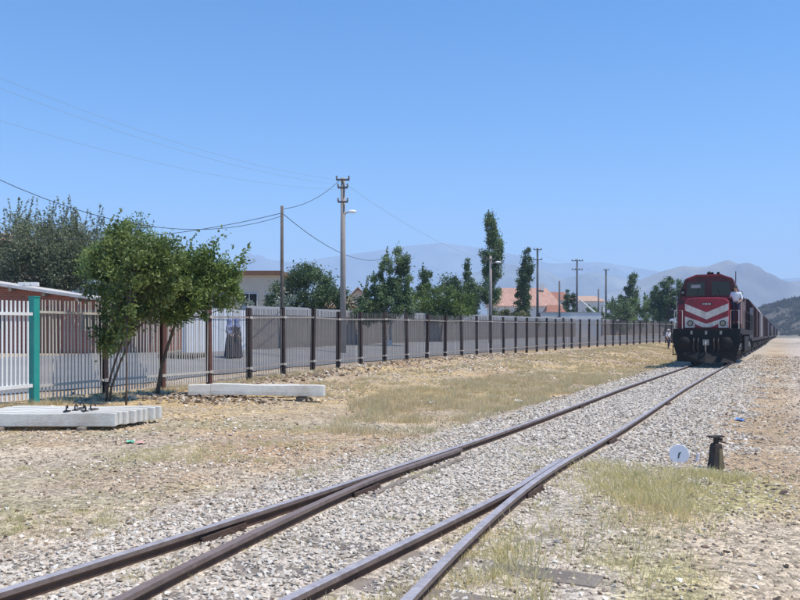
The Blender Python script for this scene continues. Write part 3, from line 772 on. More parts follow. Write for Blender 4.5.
for i in range(len(posts)):
    x, y = posts[i]; z = gz(x, y)-.04
    j = min(i+1, len(posts)-1); a = math.atan2(posts[j][1]-posts[max(j-1, 0)][1], posts[j][0]-posts[max(j-1, 0)][0])
    if i > 0:
        o = bpy.data.objects.new('post', pm['a' if i in (2, 3) else 'b']); COL.objects.link(o); o.parent = fence
        o.location = Vector((x, y, z+random.uniform(-.02, .02)))-fl; o.rotation_euler = (random.uniform(-.018, .018), random.uniform(-.016, .016), a)
        for hz_ in (1.90, .38):
            if i < 18:
                q = bpy.data.objects.new('bracket', brm); COL.objects.link(q); q.parent = fence; q.location = Vector((x, y, z+hz_+.04))-fl; q.rotation_euler = (0, 0, a)
    if i == len(posts)-1: break
    x2, y2 = posts[i+1]; zb = gz(x2, y2)-.04
    for hz_ in (1.90, .38):
        b = MB(); nseg = 1
        ca_, sa_ = math.cos(a), math.sin(a)
        off = Vector((sa_*.03, -ca_*.03, 0)); wv = Vector((x2-x, y2-y, zb-z))
        L_ = math.hypot(x2-x, y2-y)
        cx, cy, cz = (x+x2)/2+off.x, (y+y2)/2+off.y, (z+zb)/2+hz_+.04
        b.box((0, 0, 0), (L_-.02, .035, .05), ry=-math.atan2(zb-z, L_)+random.uniform(-.006, .006))
        o = b.build('horizontal_rail', M['picket'] if i < 3 else M['rail_paint'], fence); o.location = Vector((cx, cy, cz))-fl; o.rotation_euler = (0, 0, a)
    n = 20
    for k in range(1, n):
        if random.random() < .012: continue
        t = k/n; px, py = x+(x2-x)*t, y+(y2-y)*t; pz = z+(zb-z)*t+.04+random.uniform(-.008, .008)
        if npick < 296:
            o = bpy.data.objects.new('picket', pkm if i < 3 else pkd); COL.objects.link(o); o.parent = fence; o.location = Vector((px, py, pz))-fl; o.rotation_euler = (random.uniform(-.006, .006), random.gauss(0, .009), a); npick += 1
        else:
            far.box((px-fl.x, py-fl.y, pz+1.13), (.015, .012, 2.06), rz=a)
o = far.build('far_pickets', M['picket_grey'], fence); o['kind'] = 'stuff'
# white panel fence left of the teal post
wf = empty('white_fence', (posts[0][0], posts[0][1], gz(*posts[0])))
tag(wf, 'bright white picket panel ending in a teal post at the left edge', 'fence')
dv = Vector((FP[1][0]-FP[0][0], FP[1][1]-FP[0][1])).normalized(); aw = math.atan2(dv.y, dv.x)
b = MB(); b.box((0, 0, 1.08), (.15, .15, 2.26)); b.build('teal_post', M['teal'], wf, bevel=.006).rotation_euler = (0, 0, aw)
b = MB(); b.box((0, 0, 2.215), (.17, .17, .02)); b.build('post_cap', M['teal'], wf).rotation_euler = (0, 0, aw)
wpm = MB().box((0, 0, 1.10), (.038, .02, 2.0)).mesh('picket'); wpm.materials.append(M['picket_white'])
for k in range(1, 34):
    o = bpy.data.objects.new('picket', wpm); COL.objects.link(o); o.parent = wf; o.location = (-dv.x*(.06+k*.105), -dv.y*(.06+k*.105), .02); o.rotation_euler = (0, 0, aw)
for hz_, th in ((1.86, .06), (.40, .07)):
    o = MB().box((0, 0, 0), (3.5, .05, th)).build('horizontal_rail', M['picket_white'], wf); o.location = (-dv.x*1.83+.03, -dv.y*1.83-.03, hz_); o.rotation_euler = (0, 0, aw)
# vents: weeds at fence foot
fy = rng.uniform(14.5, 40, 1500); g5 = np.column_stack([fence_x(fy)+rng.normal(.25, .25, 1500), fy]); g5 = clumpy(g5, .9, .45, 341)
scatter_grass('fence_weeds', g5, rng.uniform(.04, .16, len(g5)), M['weed'], 'dark weeds growing at the foot of the fence', 580, n=24, spread=.9, lean=.6, wdt=.03)

# ------------------------------------------------------------------ walls behind the road
def wall_run(name, ya, yb, h, m, band_m, label, thick=.25, band=.45, step=3.0, pier=False):
    pts = []; y = ya
    while y < yb-.01: pts.append((float(wall_x(y)), y)); y += step
    pts.append((float(wall_x(yb)), yb))
    t = empty(name, (pts[0][0], pts[0][1], 0)); tag(t, label, 'wall'); P0 = Vector((pts[0][0], pts[0][1], 0))
    for a_, b_ in zip(pts[:-1], pts[1:]):
        an = math.atan2(b_[1]-a_[1], b_[0]-a_[0]); L_ = math.hypot(b_[0]-a_[0], b_[1]-a_[1])
        cx, cy = (a_[0]+b_[0])/2, (a_[1]+b_[1])/2; z0 = gz(cx, cy)-.25
        o = MB().box((0, 0, 0), (L_-.012, thick, h-band+.25-z0*0)).build('wall_panel', m, t); o.location = Vector((cx, cy, z0+(h-band+.25)/2))-P0; o.rotation_euler = (0, 0, an)
        o = MB().box((0, 0, 0), (L_-.004, thick+.05, band)).build('top_band', band_m, t); o.location = Vector((cx, cy, z0+.25+h-band/2+.002))-P0; o.rotation_euler = (0, 0, an)
    return t
wall_run('white_wall', 34.6, 39.0, 1.95, M['wall_white'], M['wall_white'], 'whitewashed wall behind the two women across the road')
wall_run('grey_wall', 39.05, 175, 2.2, M['wall_grey'], M['wall_band'], 'long grey brown rendered wall with a paler top behind the road')

# ------------------------------------------------------------------ trees
LM = {}
LM['grey'] = leafmat('leaf_grey_green', (.085, .11, .06), (.32, .35, .21))
LM['green'] = leafmat('leaf_green', (.055, .10, .02), (.26, .35, .09))
LM['lime'] = leafmat('leaf_lime', (.05, .085, .018), (.27, .335, .095))
LM['dark'] = leafmat('leaf_dark', (.03, .065, .025), (.16, .23, .10))
LM['poplar'] = leafmat('leaf_poplar', (.045, .085, .035), (.25, .34, .15))
LM['pale'] = leafmat('leaf_pale', (.12, .16, .11), (.36, .40, .33))
LM['hedge'] = leafmat('leaf_hedge', (.07, .085, .025), (.24, .23, .09))
def leaves(C, size, tint, asp=.5, droop=.0, seed=1, up=None):
    r = np.random.default_rng(seed); n = len(C)
    d = r.normal(0, 1, (n, 3)); d /= np.linalg.norm(d, axis=1)[:, None]
    if up is not None: d = d*(1-up)+np.array([0, 0, 1.0])*up; d /= np.linalg.norm(d, axis=1)[:, None]
    e = r.normal(0, 1, (n, 3)); e -= (e*d).sum(1)[:, None]*d; e /= np.linalg.norm(e, axis=1)[:, None]
    s = size*r.uniform(.6, 1.35, n)[:, None]
    nrm = np.cross(d, e)
    p0 = C-d*s*.5; p1 = C+e*s*asp*.5+nrm*s*.08; p2 = C+d*s*.5-nrm*s*.05; p3 = C-e*s*asp*.5+nrm*s*.08
    V = np.stack([p0, p1, p2, p3], 1).reshape(-1, 3)
    F = np.arange(n*4).reshape(n, 4)
    return V, F, np.clip(tint+r.normal(0, .13, n), 0, 1)
def crown_obj(name, C, size, tint, m, parent, **kw):
    V, F, T = leaves(C, size, tint, **kw); me = fast_mesh(name, V, F)
    a = me.attributes.new('tint', 'FLOAT', 'FACE'); a.data.foreach_set('value', T.astype(np.float32))
    return link(name, me, m, parent)
def tree(name, u, Y, zbase, ell, nleaf, lsize, leaf, bark, label, cat='tree', group=None, trunk_r=.12, seed=1, shoots=0, shoot_len=.9, clump=.35, nclump=70, stems=1, limewash=0, lean=0, asp=.5, gap=.0, cone=False, up=None):
    """ell: list of (du_x, dy, z, rx, ry, rz) ellipsoids relative to the trunk foot"""
    r = np.random.default_rng(seed); x = ux(u, Y); zb = gz(x, Y) if zbase is None else zbase
    t = empty(name, (x, Y, zb)); tag(t, label, cat, group)
    vol = np.array([e[3]*e[4]*e[5] for e in ell]); vol = vol**.6; vol = vol/vol.sum()
    C = []; T = []; cl = []
    for e, vv in zip(ell, vol):
        k = max(5, int(nclump*vv))
        d = r.normal(0, 1, (k, 3)); d /= np.linalg.norm(d, axis=1)[:, None]; rad = (.25+.75*r.random(k)**.45)[:, None]
        c_ = d*rad*np.array(e[3:6])+np.array([e[0], e[1], e[2]]); cl.append(c_)
    cl = np.concatenate(cl); ct = r.uniform(.15, .85, len(cl)); cr_ = clump*r.uniform(.55, 1.35, len(cl))
    zz = cl[:, 2]; per = r.integers(0, len(cl), nleaf)
    off = r.normal(0, .45, (nleaf, 3)); C = cl[per]+off*cr_[per][:, None]; T = ct[per]
    if shoots:
        S = []; ST = []; zt = np.percentile(cl[:, 2], 55); top = cl[cl[:, 2] > zt]
        for k in range(shoots):
            b0 = top[r.integers(0, len(top))]; dr = np.array([r.normal(0, .22)+lean*.25, r.normal(0, .2), 1.0]); dr /= np.linalg.norm(dr)
            L_ = shoot_len*r.uniform(.5, 1.3); m_ = int(L_*34)
            tt = r.random(m_)[:, None]; S.append(b0+dr*L_*tt+r.normal(0, .05, (m_, 3))*(1.25-tt)); ST.append(np.full(m_, r.uniform(.3, .8)))
        C = np.concatenate([C]+S); T = np.concatenate([T]+ST)
    crown_obj('crown', C, lsize, T, leaf, t, seed=seed+3, asp=asp, up=up)
    # trunk and limbs
    b = MB(); b2 = MB()
    cz = min(e[2]-e[5]*.4 for e in ell)
    for s_ in range(stems):
        ox = (s_-(stems-1)/2)*trunk_r*2.6; px = [(ox, 0, -.15)]; nn = 5
        tx = float(np.mean([e[0] for e in ell]))+ox*2.5
        for k in range(1, nn+1): px.append((ox+(tx-ox)*(k/nn)**1.3+r.normal(0, trunk_r*.3), r.normal(0, trunk_r*.3), cz*k/nn))
        b.tube(px, [trunk_r*(1.15-.5*k/nn) for k in range(nn+1)], 8)
        if limewash: b2.tube([(ox, 0, -.1), (ox+(px[1][0]-ox), px[1][1], px[1][2]*1.0)], [trunk_r*1.2+.004, trunk_r*1.08+.004], 8)
        pt = Vector(px[-1]); sel = r.choice(len(cl), min(len(cl), int(26/stems)), replace=False)
        for q in sel:
            e_ = Vector(cl[q]); mid = pt.lerp(e_, .5)+Vector((0, 0, -.12*abs(e_.x-pt.x)))
            b.tube([pt, mid, e_], [trunk_r*.45, trunk_r*.26, trunk_r*.08], 5, caps=False)
    b.build('trunk', bark, t, smooth=True)
    if limewash: b2.build('limewash_band', M['limewash'], t)
    return t
def E(dx, z, rx, rz, dy=0, ry=None): return (dx, dy, z, rx, ry if ry else rx*.8, rz)
# coordinates of crown in metres relative to foot; z relative to foot
tree('olive_tree', 55, 43, None, [E(-.6, 4.6, 2.6, 2.3), E(1.2, 4.2, 2.2, 2.1), E(-2.2, 4.0, 1.5, 1.8), E(.2, 5.6, 1.8, 1.2), E(1.8, 5.2, 1.5, 1.5), E(-1.7, 5.2, 1.5, 1.5)], 50000, .16, LM['grey'], M['bark'], 'big grey green tree with upright twigs behind the brick shed', trunk_r=.22, seed=11, shoots=130, shoot_len=1.6, clump=.75, nclump=170, asp=.32)
tree('shed_tree', 118, 40, None, [E(0, 4.7, 1.9, 1.9), E(1.8, 4.3, 1.7, 1.5), E(3.4, 3.6, 1.3, 1.1)], 24000, .14, LM['green'], M['bark'], 'darker green tree between the shed and the young fence trees', trunk_r=.18, seed=12, shoots=20, shoot_len=.8, clump=.6, nclump=60)
tree('young_tree', 107, 17.1, None, [E(.15, 2.5, .62, .8), E(.55, 3.0, .8, .72), E(1.15, 2.75, .7, .7), E(.02, 1.75, .42, .75), E(.45, 1.95, .4, .55)], 19000, .08, LM['lime'], M['bark'], 'young yellow green tree with slender stems rising before the fence', trunk_r=.026, seed=13, shoots=60, shoot_len=.45, clump=.2, nclump=130, stems=2, asp=.55)
tree('young_tree', 156, 18.6, None, [E(.35, 2.55, .85, .75), E(1.2, 2.5, .8, .6), E(.95, 2.95, .65, .5), E(-.2, 2.6, .5, .7), E(.0, 2.0, .5, .35), E(.8, 2.1, .6, .3)], 21000, .085, LM['green'], M['bark'], 'broad green young tree with long shoots leaning right over the fence', trunk_r=.045, seed=14, shoots=85, shoot_len=.75, clump=.2, nclump=150, lean=3.0, asp=.5)
tree('sapling', 126, 16.4, None, [E(-.05, 2.0, .28, .6), E(.1, 2.8, .3, .4)], 1100, .09, LM['lime'], M['bark'], 'thin bare stemmed sapling right of the slender young tree', trunk_r=.022, seed=15, clump=.18, nclump=24)
tree('garden_tree', 305, 52, None, [E(0, 3.4, 2.1, 1.7), E(-1.3, 2.7, 1.4, 1.3), E(1.5, 2.8, 1.5, 1.3), E(.2, 4.3, 1.1, .9)], 24000, .15, LM['dark'], M['bark'], 'dark green round tree between the thin pole and the tall pole', trunk_r=.16, seed=16, shoots=24, shoot_len=.8, clump=.5, nclump=80)
tree('oleander_bush', 286, 47.5, None, [E(0, 1.9, .9, 1.2), E(-2.4, 1.7, .8, 1.0)], 5000, .16, LM['pale'], M['bark'], 'pale grey green bush below the thin dark pole', 'bush', trunk_r=.06, seed=17, clump=.4, nclump=40)
tree('poplar_tree', 388, 50, None, [E(0, 2.6, 1.5, 1.1), E(-1.2, 2.2, 1.0, .9), E(.5, 4.6, .5, 2.0), E(-.1, 4.2, .5, 1.5), E(1.1, 3.8, .38, 1.7), E(-1.1, 3.0, .38, 1.2), E(-.6, 3.5, .4, 1.2), E(.9, 2.6, .9, 1.0)], 30000, .14, LM['poplar'], M['bark_pale'], 'green spreading poplar with pointed tops and lime washed stems', trunk_r=.10, seed=18, shoots=60, shoot_len=.9, clump=.28, nclump=120, stems=2, limewash=1, up=.35)
tree('slim_tree', 423, 68, None, [E(0, 3.5, .75, 1.2), E(.1, 5.0, .55, 1.1), E(-.3, 2.2, .8, 1.0)], 7500, .19, LM['dark'], M['bark'], 'small slim dark tree right of the spreading poplar', trunk_r=.1, seed=19, shoots=10, clump=.4, nclump=50, up=.3)
tree('hedge_bush', 440, 62, None, [E(-.9, 2.9, 1.3, 1.6), E(.5, 3.2, 1.4, 1.4), E(1.5, 2.9, 1.3, 1.3)], 10000, .17, LM['green'], M['bark'], 'rounded bright green bush behind the grey wall', 'bush', trunk_r=.08, seed=20, clump=.45, nclump=80)
tree('spreading_tree', 466, 72, None, [E(0, 4.0, 1.9, 1.5), E(-1.2, 4.8, 1.2, .9), E(1.2, 4.4, 1.2, 1.1), E(.0, 2.6, 1.6, 1.4)], 12000, .2, LM['dark'], M['bark'], 'dark flat topped tree left of the tallest poplar', trunk_r=.14, seed=21, clump=.5, nclump=70)
tree('cypress', 468, 78, None, [E(0, 3.5, .75, 2.4), E(0, 5.8, .42, 1.5), E(0, 7.0, .22, .8)], 5500, .2, LM['dark'], M['bark'], 'thin dark cypress spire above the flat topped tree', trunk_r=.1, seed=22, clump=.3, nclump=60, up=.5)
tree('tall_poplar', 492, 80, None, [E(0, 5.0, .8, 2.6), E(.1, 8.5, 1.0, 2.4), E(-.1, 11.0, .6, 1.7), E(.5, 9.2, .7, 1.4), E(-.6, 7.5, .45, 2.0)], 17000, .2, LM['poplar'], M['bark_pale'], 'tallest narrow poplar with its pale trunk showing', trunk_r=.17, seed=23, shoots=16, clump=.42, nclump=120, up=.4)
tree('tall_poplar', 525, 92, None, [E(-.2, 3.6, .9, 2.2), E(0, 6.4, .75, 2.2), E(.35, 8.6, .55, 1.6)], 12000, .22, LM['dark'], M['bark'], 'narrow dark poplar just left of the pole with crossarms', trunk_r=.14, seed=24, shoots=8, clump=.4, nclump=90, up=.4)
tree('hedge_bush', 511, 84, None, [E(-1.0, 2.0, 1.2, .9), E(.6, 2.1, 1.2, .9), E(2.0, 1.6, .9, .7)], 6500, .2, LM['hedge'], M['bark'], 'low yellow green bush before the red tiled house', 'bush', trunk_r=.08, seed=25, clump=.4, nclump=50)
tree('cypress', 570, 120, None, [E(-.6, 3.4, .55, 2.3), E(.5, 3.6, .5, 2.6), E(-.5, 5.6, .3, 1.2)], 4500, .24, LM['dark'], M['bark'], 'small dark cypress left of the pole beyond the white wall', trunk_r=.1, seed=26, clump=.35, nclump=50, up=.4)
tree('tall_poplar', 629, 125, None, [E(-.8, 5.6, .8, 2.4), E(.5, 6.6, .9, 3.0), E(.5, 9.0, .55, 1.3), E(0, 3.5, 1.5, 1.8)], 8500, .27, LM['dark'], M['bark'], 'twin topped dark poplar nearest the locomotive', trunk_r=.15, seed=27, clump=.5, nclump=70, up=.4)
for i, (u, Y, h, w_, lb, lf) in enumerate([(606, 118, 5.2, 2.2, 'leftmost shrub of the row left of the locomotive', 'poplar'), (619, 112, 4.9, 2.0, 'middle shrub of the row left of the locomotive', 'poplar'), (640, 116, 5.4, 2.4, 'rightmost shrub of the row left of the locomotive', 'green'), (590, 130, 4.0, 1.6, 'low shrub behind the white yard wall', 'poplar'), (548, 100, 2.2, 1.0, 'small shrub in front of the red tiled house', 'hedge')]):
    tree('shrub', u, Y, None, [E(0, h*.55, w_, h*.5), E(w_*.5, h*.7, w_*.6, h*.35)], 5200, .24, LM[lf], M['bark'], lb, 'bush', trunk_r=.08, seed=40+i, shoots=12, shoot_len=.9, clump=.5, nclump=45, up=.3)
tree('roadside_tree', 664, 105, None, [E(0, 5.2, 1.8, 2.8), E(-.9, 4.0, 1.3, 2.2), E(1.0, 6.2, 1.3, 1.7), E(2.4, 5.0, 1.5, 2.4), E(.5, 3, 2.2, 2)], 14000, .25, LM['dark'], M['bark'], 'broad dark tree directly left of the locomotive cab', trunk_r=.2, seed=50, clump=.55, nclump=90)

# ------------------------------------------------------------------ poles and wires
def top_of(u, v, Y): return vz(v, Y)
def pole(name, u, Y, vtop, r0, r1, m, label, arms=(), lamp=None, cat='utility pole', square=False, group=None):
    x = ux(u, Y); zb = gz(x, Y); H = vz(vtop, Y)-zb
    t = empty(name, (x, Y, zb)); tag(t, label, cat, group)
    if square: MB().box((0, 0, H/2-.1), (r0*2, r0*1.6, H+.2), taper=r1/r0).build('shaft', m, t, bevel=.01)
    else: MB().tube([(0, 0, -.2), (0, 0, H*.5), (0, 0, H)], [r0, (r0+r1)/2, r1], 10).build('shaft', m, t, smooth=True)
    for z_, half in arms:
        MB().box((0, -r1-.05, H-z_), (half*2, .08, .09)).build('crossarm', M['pole_dark'], t)
        for sx in (-half*.92, -half*.35, half*.35, half*.92)[::1 if half > .6 else 3]:
            MB().lathe([(0, 0), (.03, 0), (.055, .05), (.035, .09), (.05, .14), (0, .17)], (sx, -r1-.05, H-z_+.045), 8).build('insulator', M['insul'], t)
    if lamp:
        dz, reach = lamp
        b = MB(); b.tube([(0, 0, H-dz-.25), (reach*.5, -.05, H-dz-.05), (reach, -.05, H-dz)], .035, 6); b.build('lamp_arm', M['pole_conc'], t)
        l = MB(); l.lathe([(0, 0), (.04, .02), (.085, .12), (.09, .3), (.05, .44), (0, .45)], (reach-.05, -.05, H-dz+.02), 10, 'x'); l.build('lamp_head', M['lamp_white'], t, smooth=True)
    return Vector((x, Y, zb+H))
p1 = pole('utility_pole', 282, 36, 206, .09, .065, M['pole_wood'], 'thin dark wooden pole without crossarms, left of the tall pole')
p2 = pole('utility_pole', 343, 41, 178, .17, .11, M['pole_conc'], 'tall pale pole with three crossarms and a street lamp', arms=((.12, .34), (.52, .26), (1.25, .26)), lamp=(1.75, .30))
p3 = pole('street_lamp', 490.5, 62, 256, .15, .10, M['pole_conc'], 'pale street lamp post in front of the tallest poplar', arms=((.3, .35),), lamp=(.5, .40), cat='street lamp')
p4 = pole('utility_pole', 537.5, 88, 248, .16, .10, M['pole_dark'], 'dark pole with two crossarms right of the narrow dark poplar', arms=((.2, .45), (1.3, .5)))
p5 = pole('utility_pole', 559.5, 96, 281, .13, .10, M['pole_dark'], 'short plain dark pole before the red roofs')
p6 = pole('utility_pole', 577, 104, 259, .15, .10, M['pole_dark'], 'grey pole with two wide crossarms beside the white boom', arms=((.25, .75), (1.4, .7)))
p7 = pole('utility_pole', 606, 122, 269, .16, .12, M['pole_dark'], 'dark slanting topped pole left of the twin poplar', arms=((.2, .4),))
p8 = pole('utility_pole', 598.5, 118, 289, .12, .1, M['pole_dark'], 'short thin pole just left of the slanting topped pole')
def wire(a, b, sag, r, m, label, n=18):
    pts = []
    for k in range(n+1):
        t = k/n; p = Vector(a).lerp(Vector(b), t); p.z -= sag*4*t*(1-t); pts.append(p)
    c0 = Vector(a); o = MB().tube([p-c0 for p in pts], r, 5).build('wire', m); o.location = c0
    tag(o, label, 'overhead wire'); return o
def P(u, v, Y): return Vector((ux(u, Y), Y, vz(v, Y)))
wire(P(282, 216, 36), P(-60, 150, 24), 1.35, .012, M['wire'], 'thick black cable sagging from the thin pole to the left edge')
wire(P(282, 213, 36), P(-60, 226, 40), .9, .014, M['wire'], 'thin lower cable running left from the thin dark pole')
wire(P(282, 209, 36), P(340, 180, 41), .30, .013, M['wire'], 'wire between the thin pole and the tall pale pole')
wire(P(282, 213, 36), P(388, 257, 70), 1.0, .016, M['wire'], 'wire dropping right from the thin pole behind the tall one')
for i, (v0, lb) in enumerate([(40, 'faint upper line wire crossing the sky towards the tall pole'), (52, 'faint middle line wire crossing the sky towards the tall pole'), (92, 'faint lower line wire crossing the sky towards the tall pole')]):
    wire(P(339+i*4, 180+i*5, 41), P(-90, v0, 22), .6, .0045, M['wire_alu'], lb)
for i, (a, b_, lb) in enumerate([((340, 180, 41), (487, 261, 62), 'upper wire between the tall pole and the lamp post'), ((488, 262, 62), (537, 251, 88), 'wire between the lamp post and the first far pole'), ((537, 250, 88), (577, 262, 104), 'wire between the two far poles with crossarms'), ((577, 262, 104), (606, 271, 122), 'wire between the last two far poles')]):
    wire(P(*a), P(*b_), .5, .007, M['wire_alu'], lb)

# ------------------------------------------------------------------ buildings
M['brick_red'] = None
def brickmat(name, c1, c2, mort, sc=1.0):
    m, nt, b = newmat(name); N = nt.nodes; L = nt.links
    tc = N.new('ShaderNodeTexCoord'); mp = N.new('ShaderNodeMapping'); mp.inputs['Rotation'].default_value = (math.pi/2, 0, 0)
    L.new(tc.outputs['Object'], mp.inputs[0]); br = N.new('ShaderNodeTexBrick'); br.inputs['Scale'].default_value = sc
    br.inputs['Color1'].default_value = (*c1, 1); br.inputs['Color2'].default_value = (*c2, 1); br.inputs['Mortar'].default_value = (*mort, 1)
    br.inputs['Brick Width'].default_value = .25; br.inputs['Row Height'].default_value = .09; br.inputs['Mortar Size'].default_value = .012
    L.new(mp.outputs[0], br.inputs[0]); nz = N.new('ShaderNodeTexNoise'); nz.inputs['Scale'].default_value = 1.3; nz.inputs['Detail'].default_value = 8
    L.new(tc.outputs['Object'], nz.inputs[0]); mr = N.new('ShaderNodeMapRange'); mr.inputs[3].default_value = .6; mr.inputs[4].default_value = 1.35
    L.new(nz.outputs[0], mr.inputs[0]); vm = N.new('ShaderNodeVectorMath'); vm.operation = 'SCALE'
    L.new(br.outputs[0], vm.inputs[0]); L.new(mr.outputs[0], vm.inputs['Scale']); L.new(vm.outputs[0], b.inputs['Base Color']); b.inputs['Roughness'].default_value = .9
    return m
M['brick_red'] = brickmat('red_brick', (.30, .085, .055), (.22, .065, .045), (.30, .20, .16))
M['roof_sheet'] = mat('roof_sheet', (.62, .60, .58), .6, var=.15, scale=2, dirt=(.35, .28, .22), dirt_amt=.6)
def tilemat(name, c1):
    m = mat(name, c1, .85, var=.18, scale=2.0, dirt=tuple(np.array(c1)*.6), dirt_amt=.5)
    nt = m.node_tree; N = nt.nodes; L = nt.links; b = N['Principled BSDF']
    tc = N.new('ShaderNodeTexCoord'); wv = N.new('ShaderNodeTexWave'); wv.inputs['Scale'].default_value = 1.6; wv.bands_direction = 'X'
    L.new(tc.outputs['Object'], wv.inputs[0]); bp = N.new('ShaderNodeBump'); bp.inputs['Strength'].default_value = .8; bp.inputs['Distance'].default_value = .05
    L.new(wv.outputs[1], bp.inputs['Height']); L.new(bp.outputs[0], b.inputs['Normal']); return m
M['tile_peach'] = tilemat('roof_tile_peach', (.50, .29, .22)); M['tile_red'] = tilemat('roof_tile_red', (.34, .15, .10)); M['tile_tan'] = tilemat('roof_tile_tan', (.50, .33, .24))
M['plaster_cream'] = mat('plaster_cream', (.60, .53, .43), .9, var=.08, scale=1, dirt=(.42, .36, .28), dirt_amt=.4)
M['plaster_white'] = mat('plaster_white', (.70, .69, .67), .9, var=.06, scale=1, dirt=(.45, .42, .38), dirt_amt=.4)
M['fascia_brown'] = mat('fascia_brown', (.20, .10, .06), .8, var=.2)

# brick shed
sx0, sx1, SY = -27.0, -10.6, 35.0
zb = gz(-16, SY)
shed = empty('brick_shed', (sx0, SY, zb)); tag(shed, 'low red brick shed with a pale sheet roof behind the left fence', 'shed')
W_ = sx1-sx0
def roofz(x): return vz(283, SY)-zb+.0-(x-(ux(0, SY)-sx0))*(14/800*SY)/(ux(95, SY)-ux(0, SY))
b = MB(); b.prism([(0, -.2), (W_, -.2), (W_, roofz(W_)-.15), (0, roofz(0)-.15)], 0, 5.0); b.build('wall', M['brick_red'], shed)
b = MB(); b.prism([(-.3, roofz(-.3)-.13), (W_+.3, roofz(W_+.3)-.13), (W_+.3, roofz(W_+.3)), (-.3, roofz(-.3))], -.45, 5.3); b.build('roof', M['roof_sheet'], shed)
b = MB()
for k in range(12):
    xk = k*1.45; b.box((xk, -.30, roofz(xk)-.22), (.09, .5, .12))
b.build('rafters', M['timber'], shed)
for xx_ in (9.2, 13.6):
    f = MB().box((xx_, -.02, 1.45), (1.0, .08, .9)).build('window', M['timber'], shed); MB().box((xx_, -.065, 1.45), (.84, .02, .74)).build('pane', M['glass'], f)
f = MB().box((11.6, -.02, 1.0), (.95, .07, 2.0)).build('door', M['fascia_brown'], shed); MB().box((11.95, -.075, 1.0), (.03, .04, .12)).build('handle', M['steel'], f)
for k, xr in enumerate((10.3, 14.9)):
    b = MB()
    for q in range(3): b.box((xr+q*.28-(ux(0, SY)-sx0)*0, .4, roofz(xr)+.09), (.26, .34, .16), rz=.1*q)
    if k == 0: b.build('roof_stones', M['plaster_white'], shed)
def house(name, u0, u1, Y, v_eave, v_ridge, depth, wallm, roofm, label, flat=False, windows=(), gable=False, chimney=None, over=.35):
    x0, x1 = ux(u0, Y), ux(u1, Y); zb = gz((x0+x1)/2, Y); W = x1-x0; he = vz(v_eave, Y)-zb; hr = vz(v_ridge, Y+(0 if flat or gable else depth/2))-zb
    t = empty(name, (x0, Y, zb)); tag(t, label, 'house')
    if gable:
        MB().prism([(0, -.3), (W, -.3), (W, he), (W/2, hr-.12), (0, he)], 0, depth).build('wall', wallm, t)
        rf = MB()
        for s_ in (0, 1):
            a_ = (-over, he-over*(hr-he)/(W/2)) if s_ == 0 else (W+over, he-over*(hr-he)/(W/2))
            rf.prism([a_, (W/2, hr), (W/2, hr+.12), (a_[0], a_[1]+.12)], -over, depth+over)
        r_ = rf.build('roof', roofm, t)
    else:
        MB().bx(0, W, 0, depth, -.3, he).build('wall', wallm, t)
        if flat: r_ = MB().bx(-over, W+over, -over, depth+over, he+.003, hr).build('roof', roofm, t)
        else:
            r_ = MB().add([(-over, -over, he), (W+over, -over, he), (W+over, depth+over, he), (-over, depth+over, he), (W*.12, depth/2, hr), (W*.88, depth/2, hr)],
                     [(0, 1, 5, 4), (1, 2, 5), (2, 3, 4, 5), (3, 0, 4), (3, 2, 1, 0)]).build('roof', roofm, t)
    for (fx, zc, ww, wh) in windows:
        f = MB().box((fx*W, -.02, zc), (ww, .1, wh)).build('window', M['frame_w'], t)
        MB().box((fx*W-ww*.235, -.075, zc), (ww*.41, .02, wh-.14)).build('pane', M['glass'], f); MB().box((fx*W+ww*.235, -.075, zc), (ww*.41, .02, wh-.14)).build('pane', M['glass'], f)
        MB().box((fx*W, -.09, zc-wh/2-.05), (ww+.16, .2, .06)).build('sill', M['frame_w'], f)
    if chimney: MB().box((chimney*W, depth*.4, hr+.1), (.5, .5, 1.0)).build('chimney', M['plaster_white'], r_)
    return t
house('cream_house', 205, 279, 62, 275, 271, 8, M['plaster_cream'], M['fascia_brown'], 'flat roofed cream house behind the thin dark pole', True, windows=((.60, 3.15, 1.3, 1.3), (.2, 3.15, 1.1, 1.2), (.88, 3.1, .8, 1.2)))
house('gabled_house', 344, 372, 80, 303, 288, 9, M['plaster_cream'], M['tile_tan'], 'small tan gabled house right of the tall pale pole', gable=True, windows=((.5, 2.3, .8, 1.0),))
house('low_house', 322, 350, 74, 306, 296, 7, M['plaster_cream'], M['tile_tan'], 'low tan roofed house partly hidden by the round garden tree', windows=((.5, 2.0, .8, .9),))
house('tiled_house', 494, 560, 112, 306, 288, 9, M['plaster_white'], M['tile_peach'], 'house with a wide peach tiled roof behind the narrow poplar', windows=((.3, 2.6, 1.2, 1.2), (.7, 2.6, 1.2, 1.2)), chimney=.8)
house('tiled_house', 545, 572, 138, 300, 292, 8, M['plaster_white'], M['tile_red'], 'small red roofed house behind the short plain pole', windows=((.3, 3.2, 1.2, 1.2), (.7, 3.2, 1.2, 1.2)))
house('tiled_house', 548, 566, 100, 316, 305, 4, M['plaster_white'], M['tile_red'], 'tiny red roofed outbuilding left of the white yard wall', windows=((.5, 1.7, .8, .7),))
house('yard_house', 574, 604, 150, 301, 296, 8, M['plaster_white'], M['tile_tan'], 'pale low house beyond the pole with wide crossarms', windows=((.3, 3.0, 1.0, 1.1), (.7, 3.0, 1.0, 1.1)))
house('corner_house', -60, 12, 66, 247, 233, 8, M['plaster_cream'], M['tile_tan'], 'house with an orange roof peeping out at the left picture edge', windows=((.8, 4.0, 1.2, 1.2),))
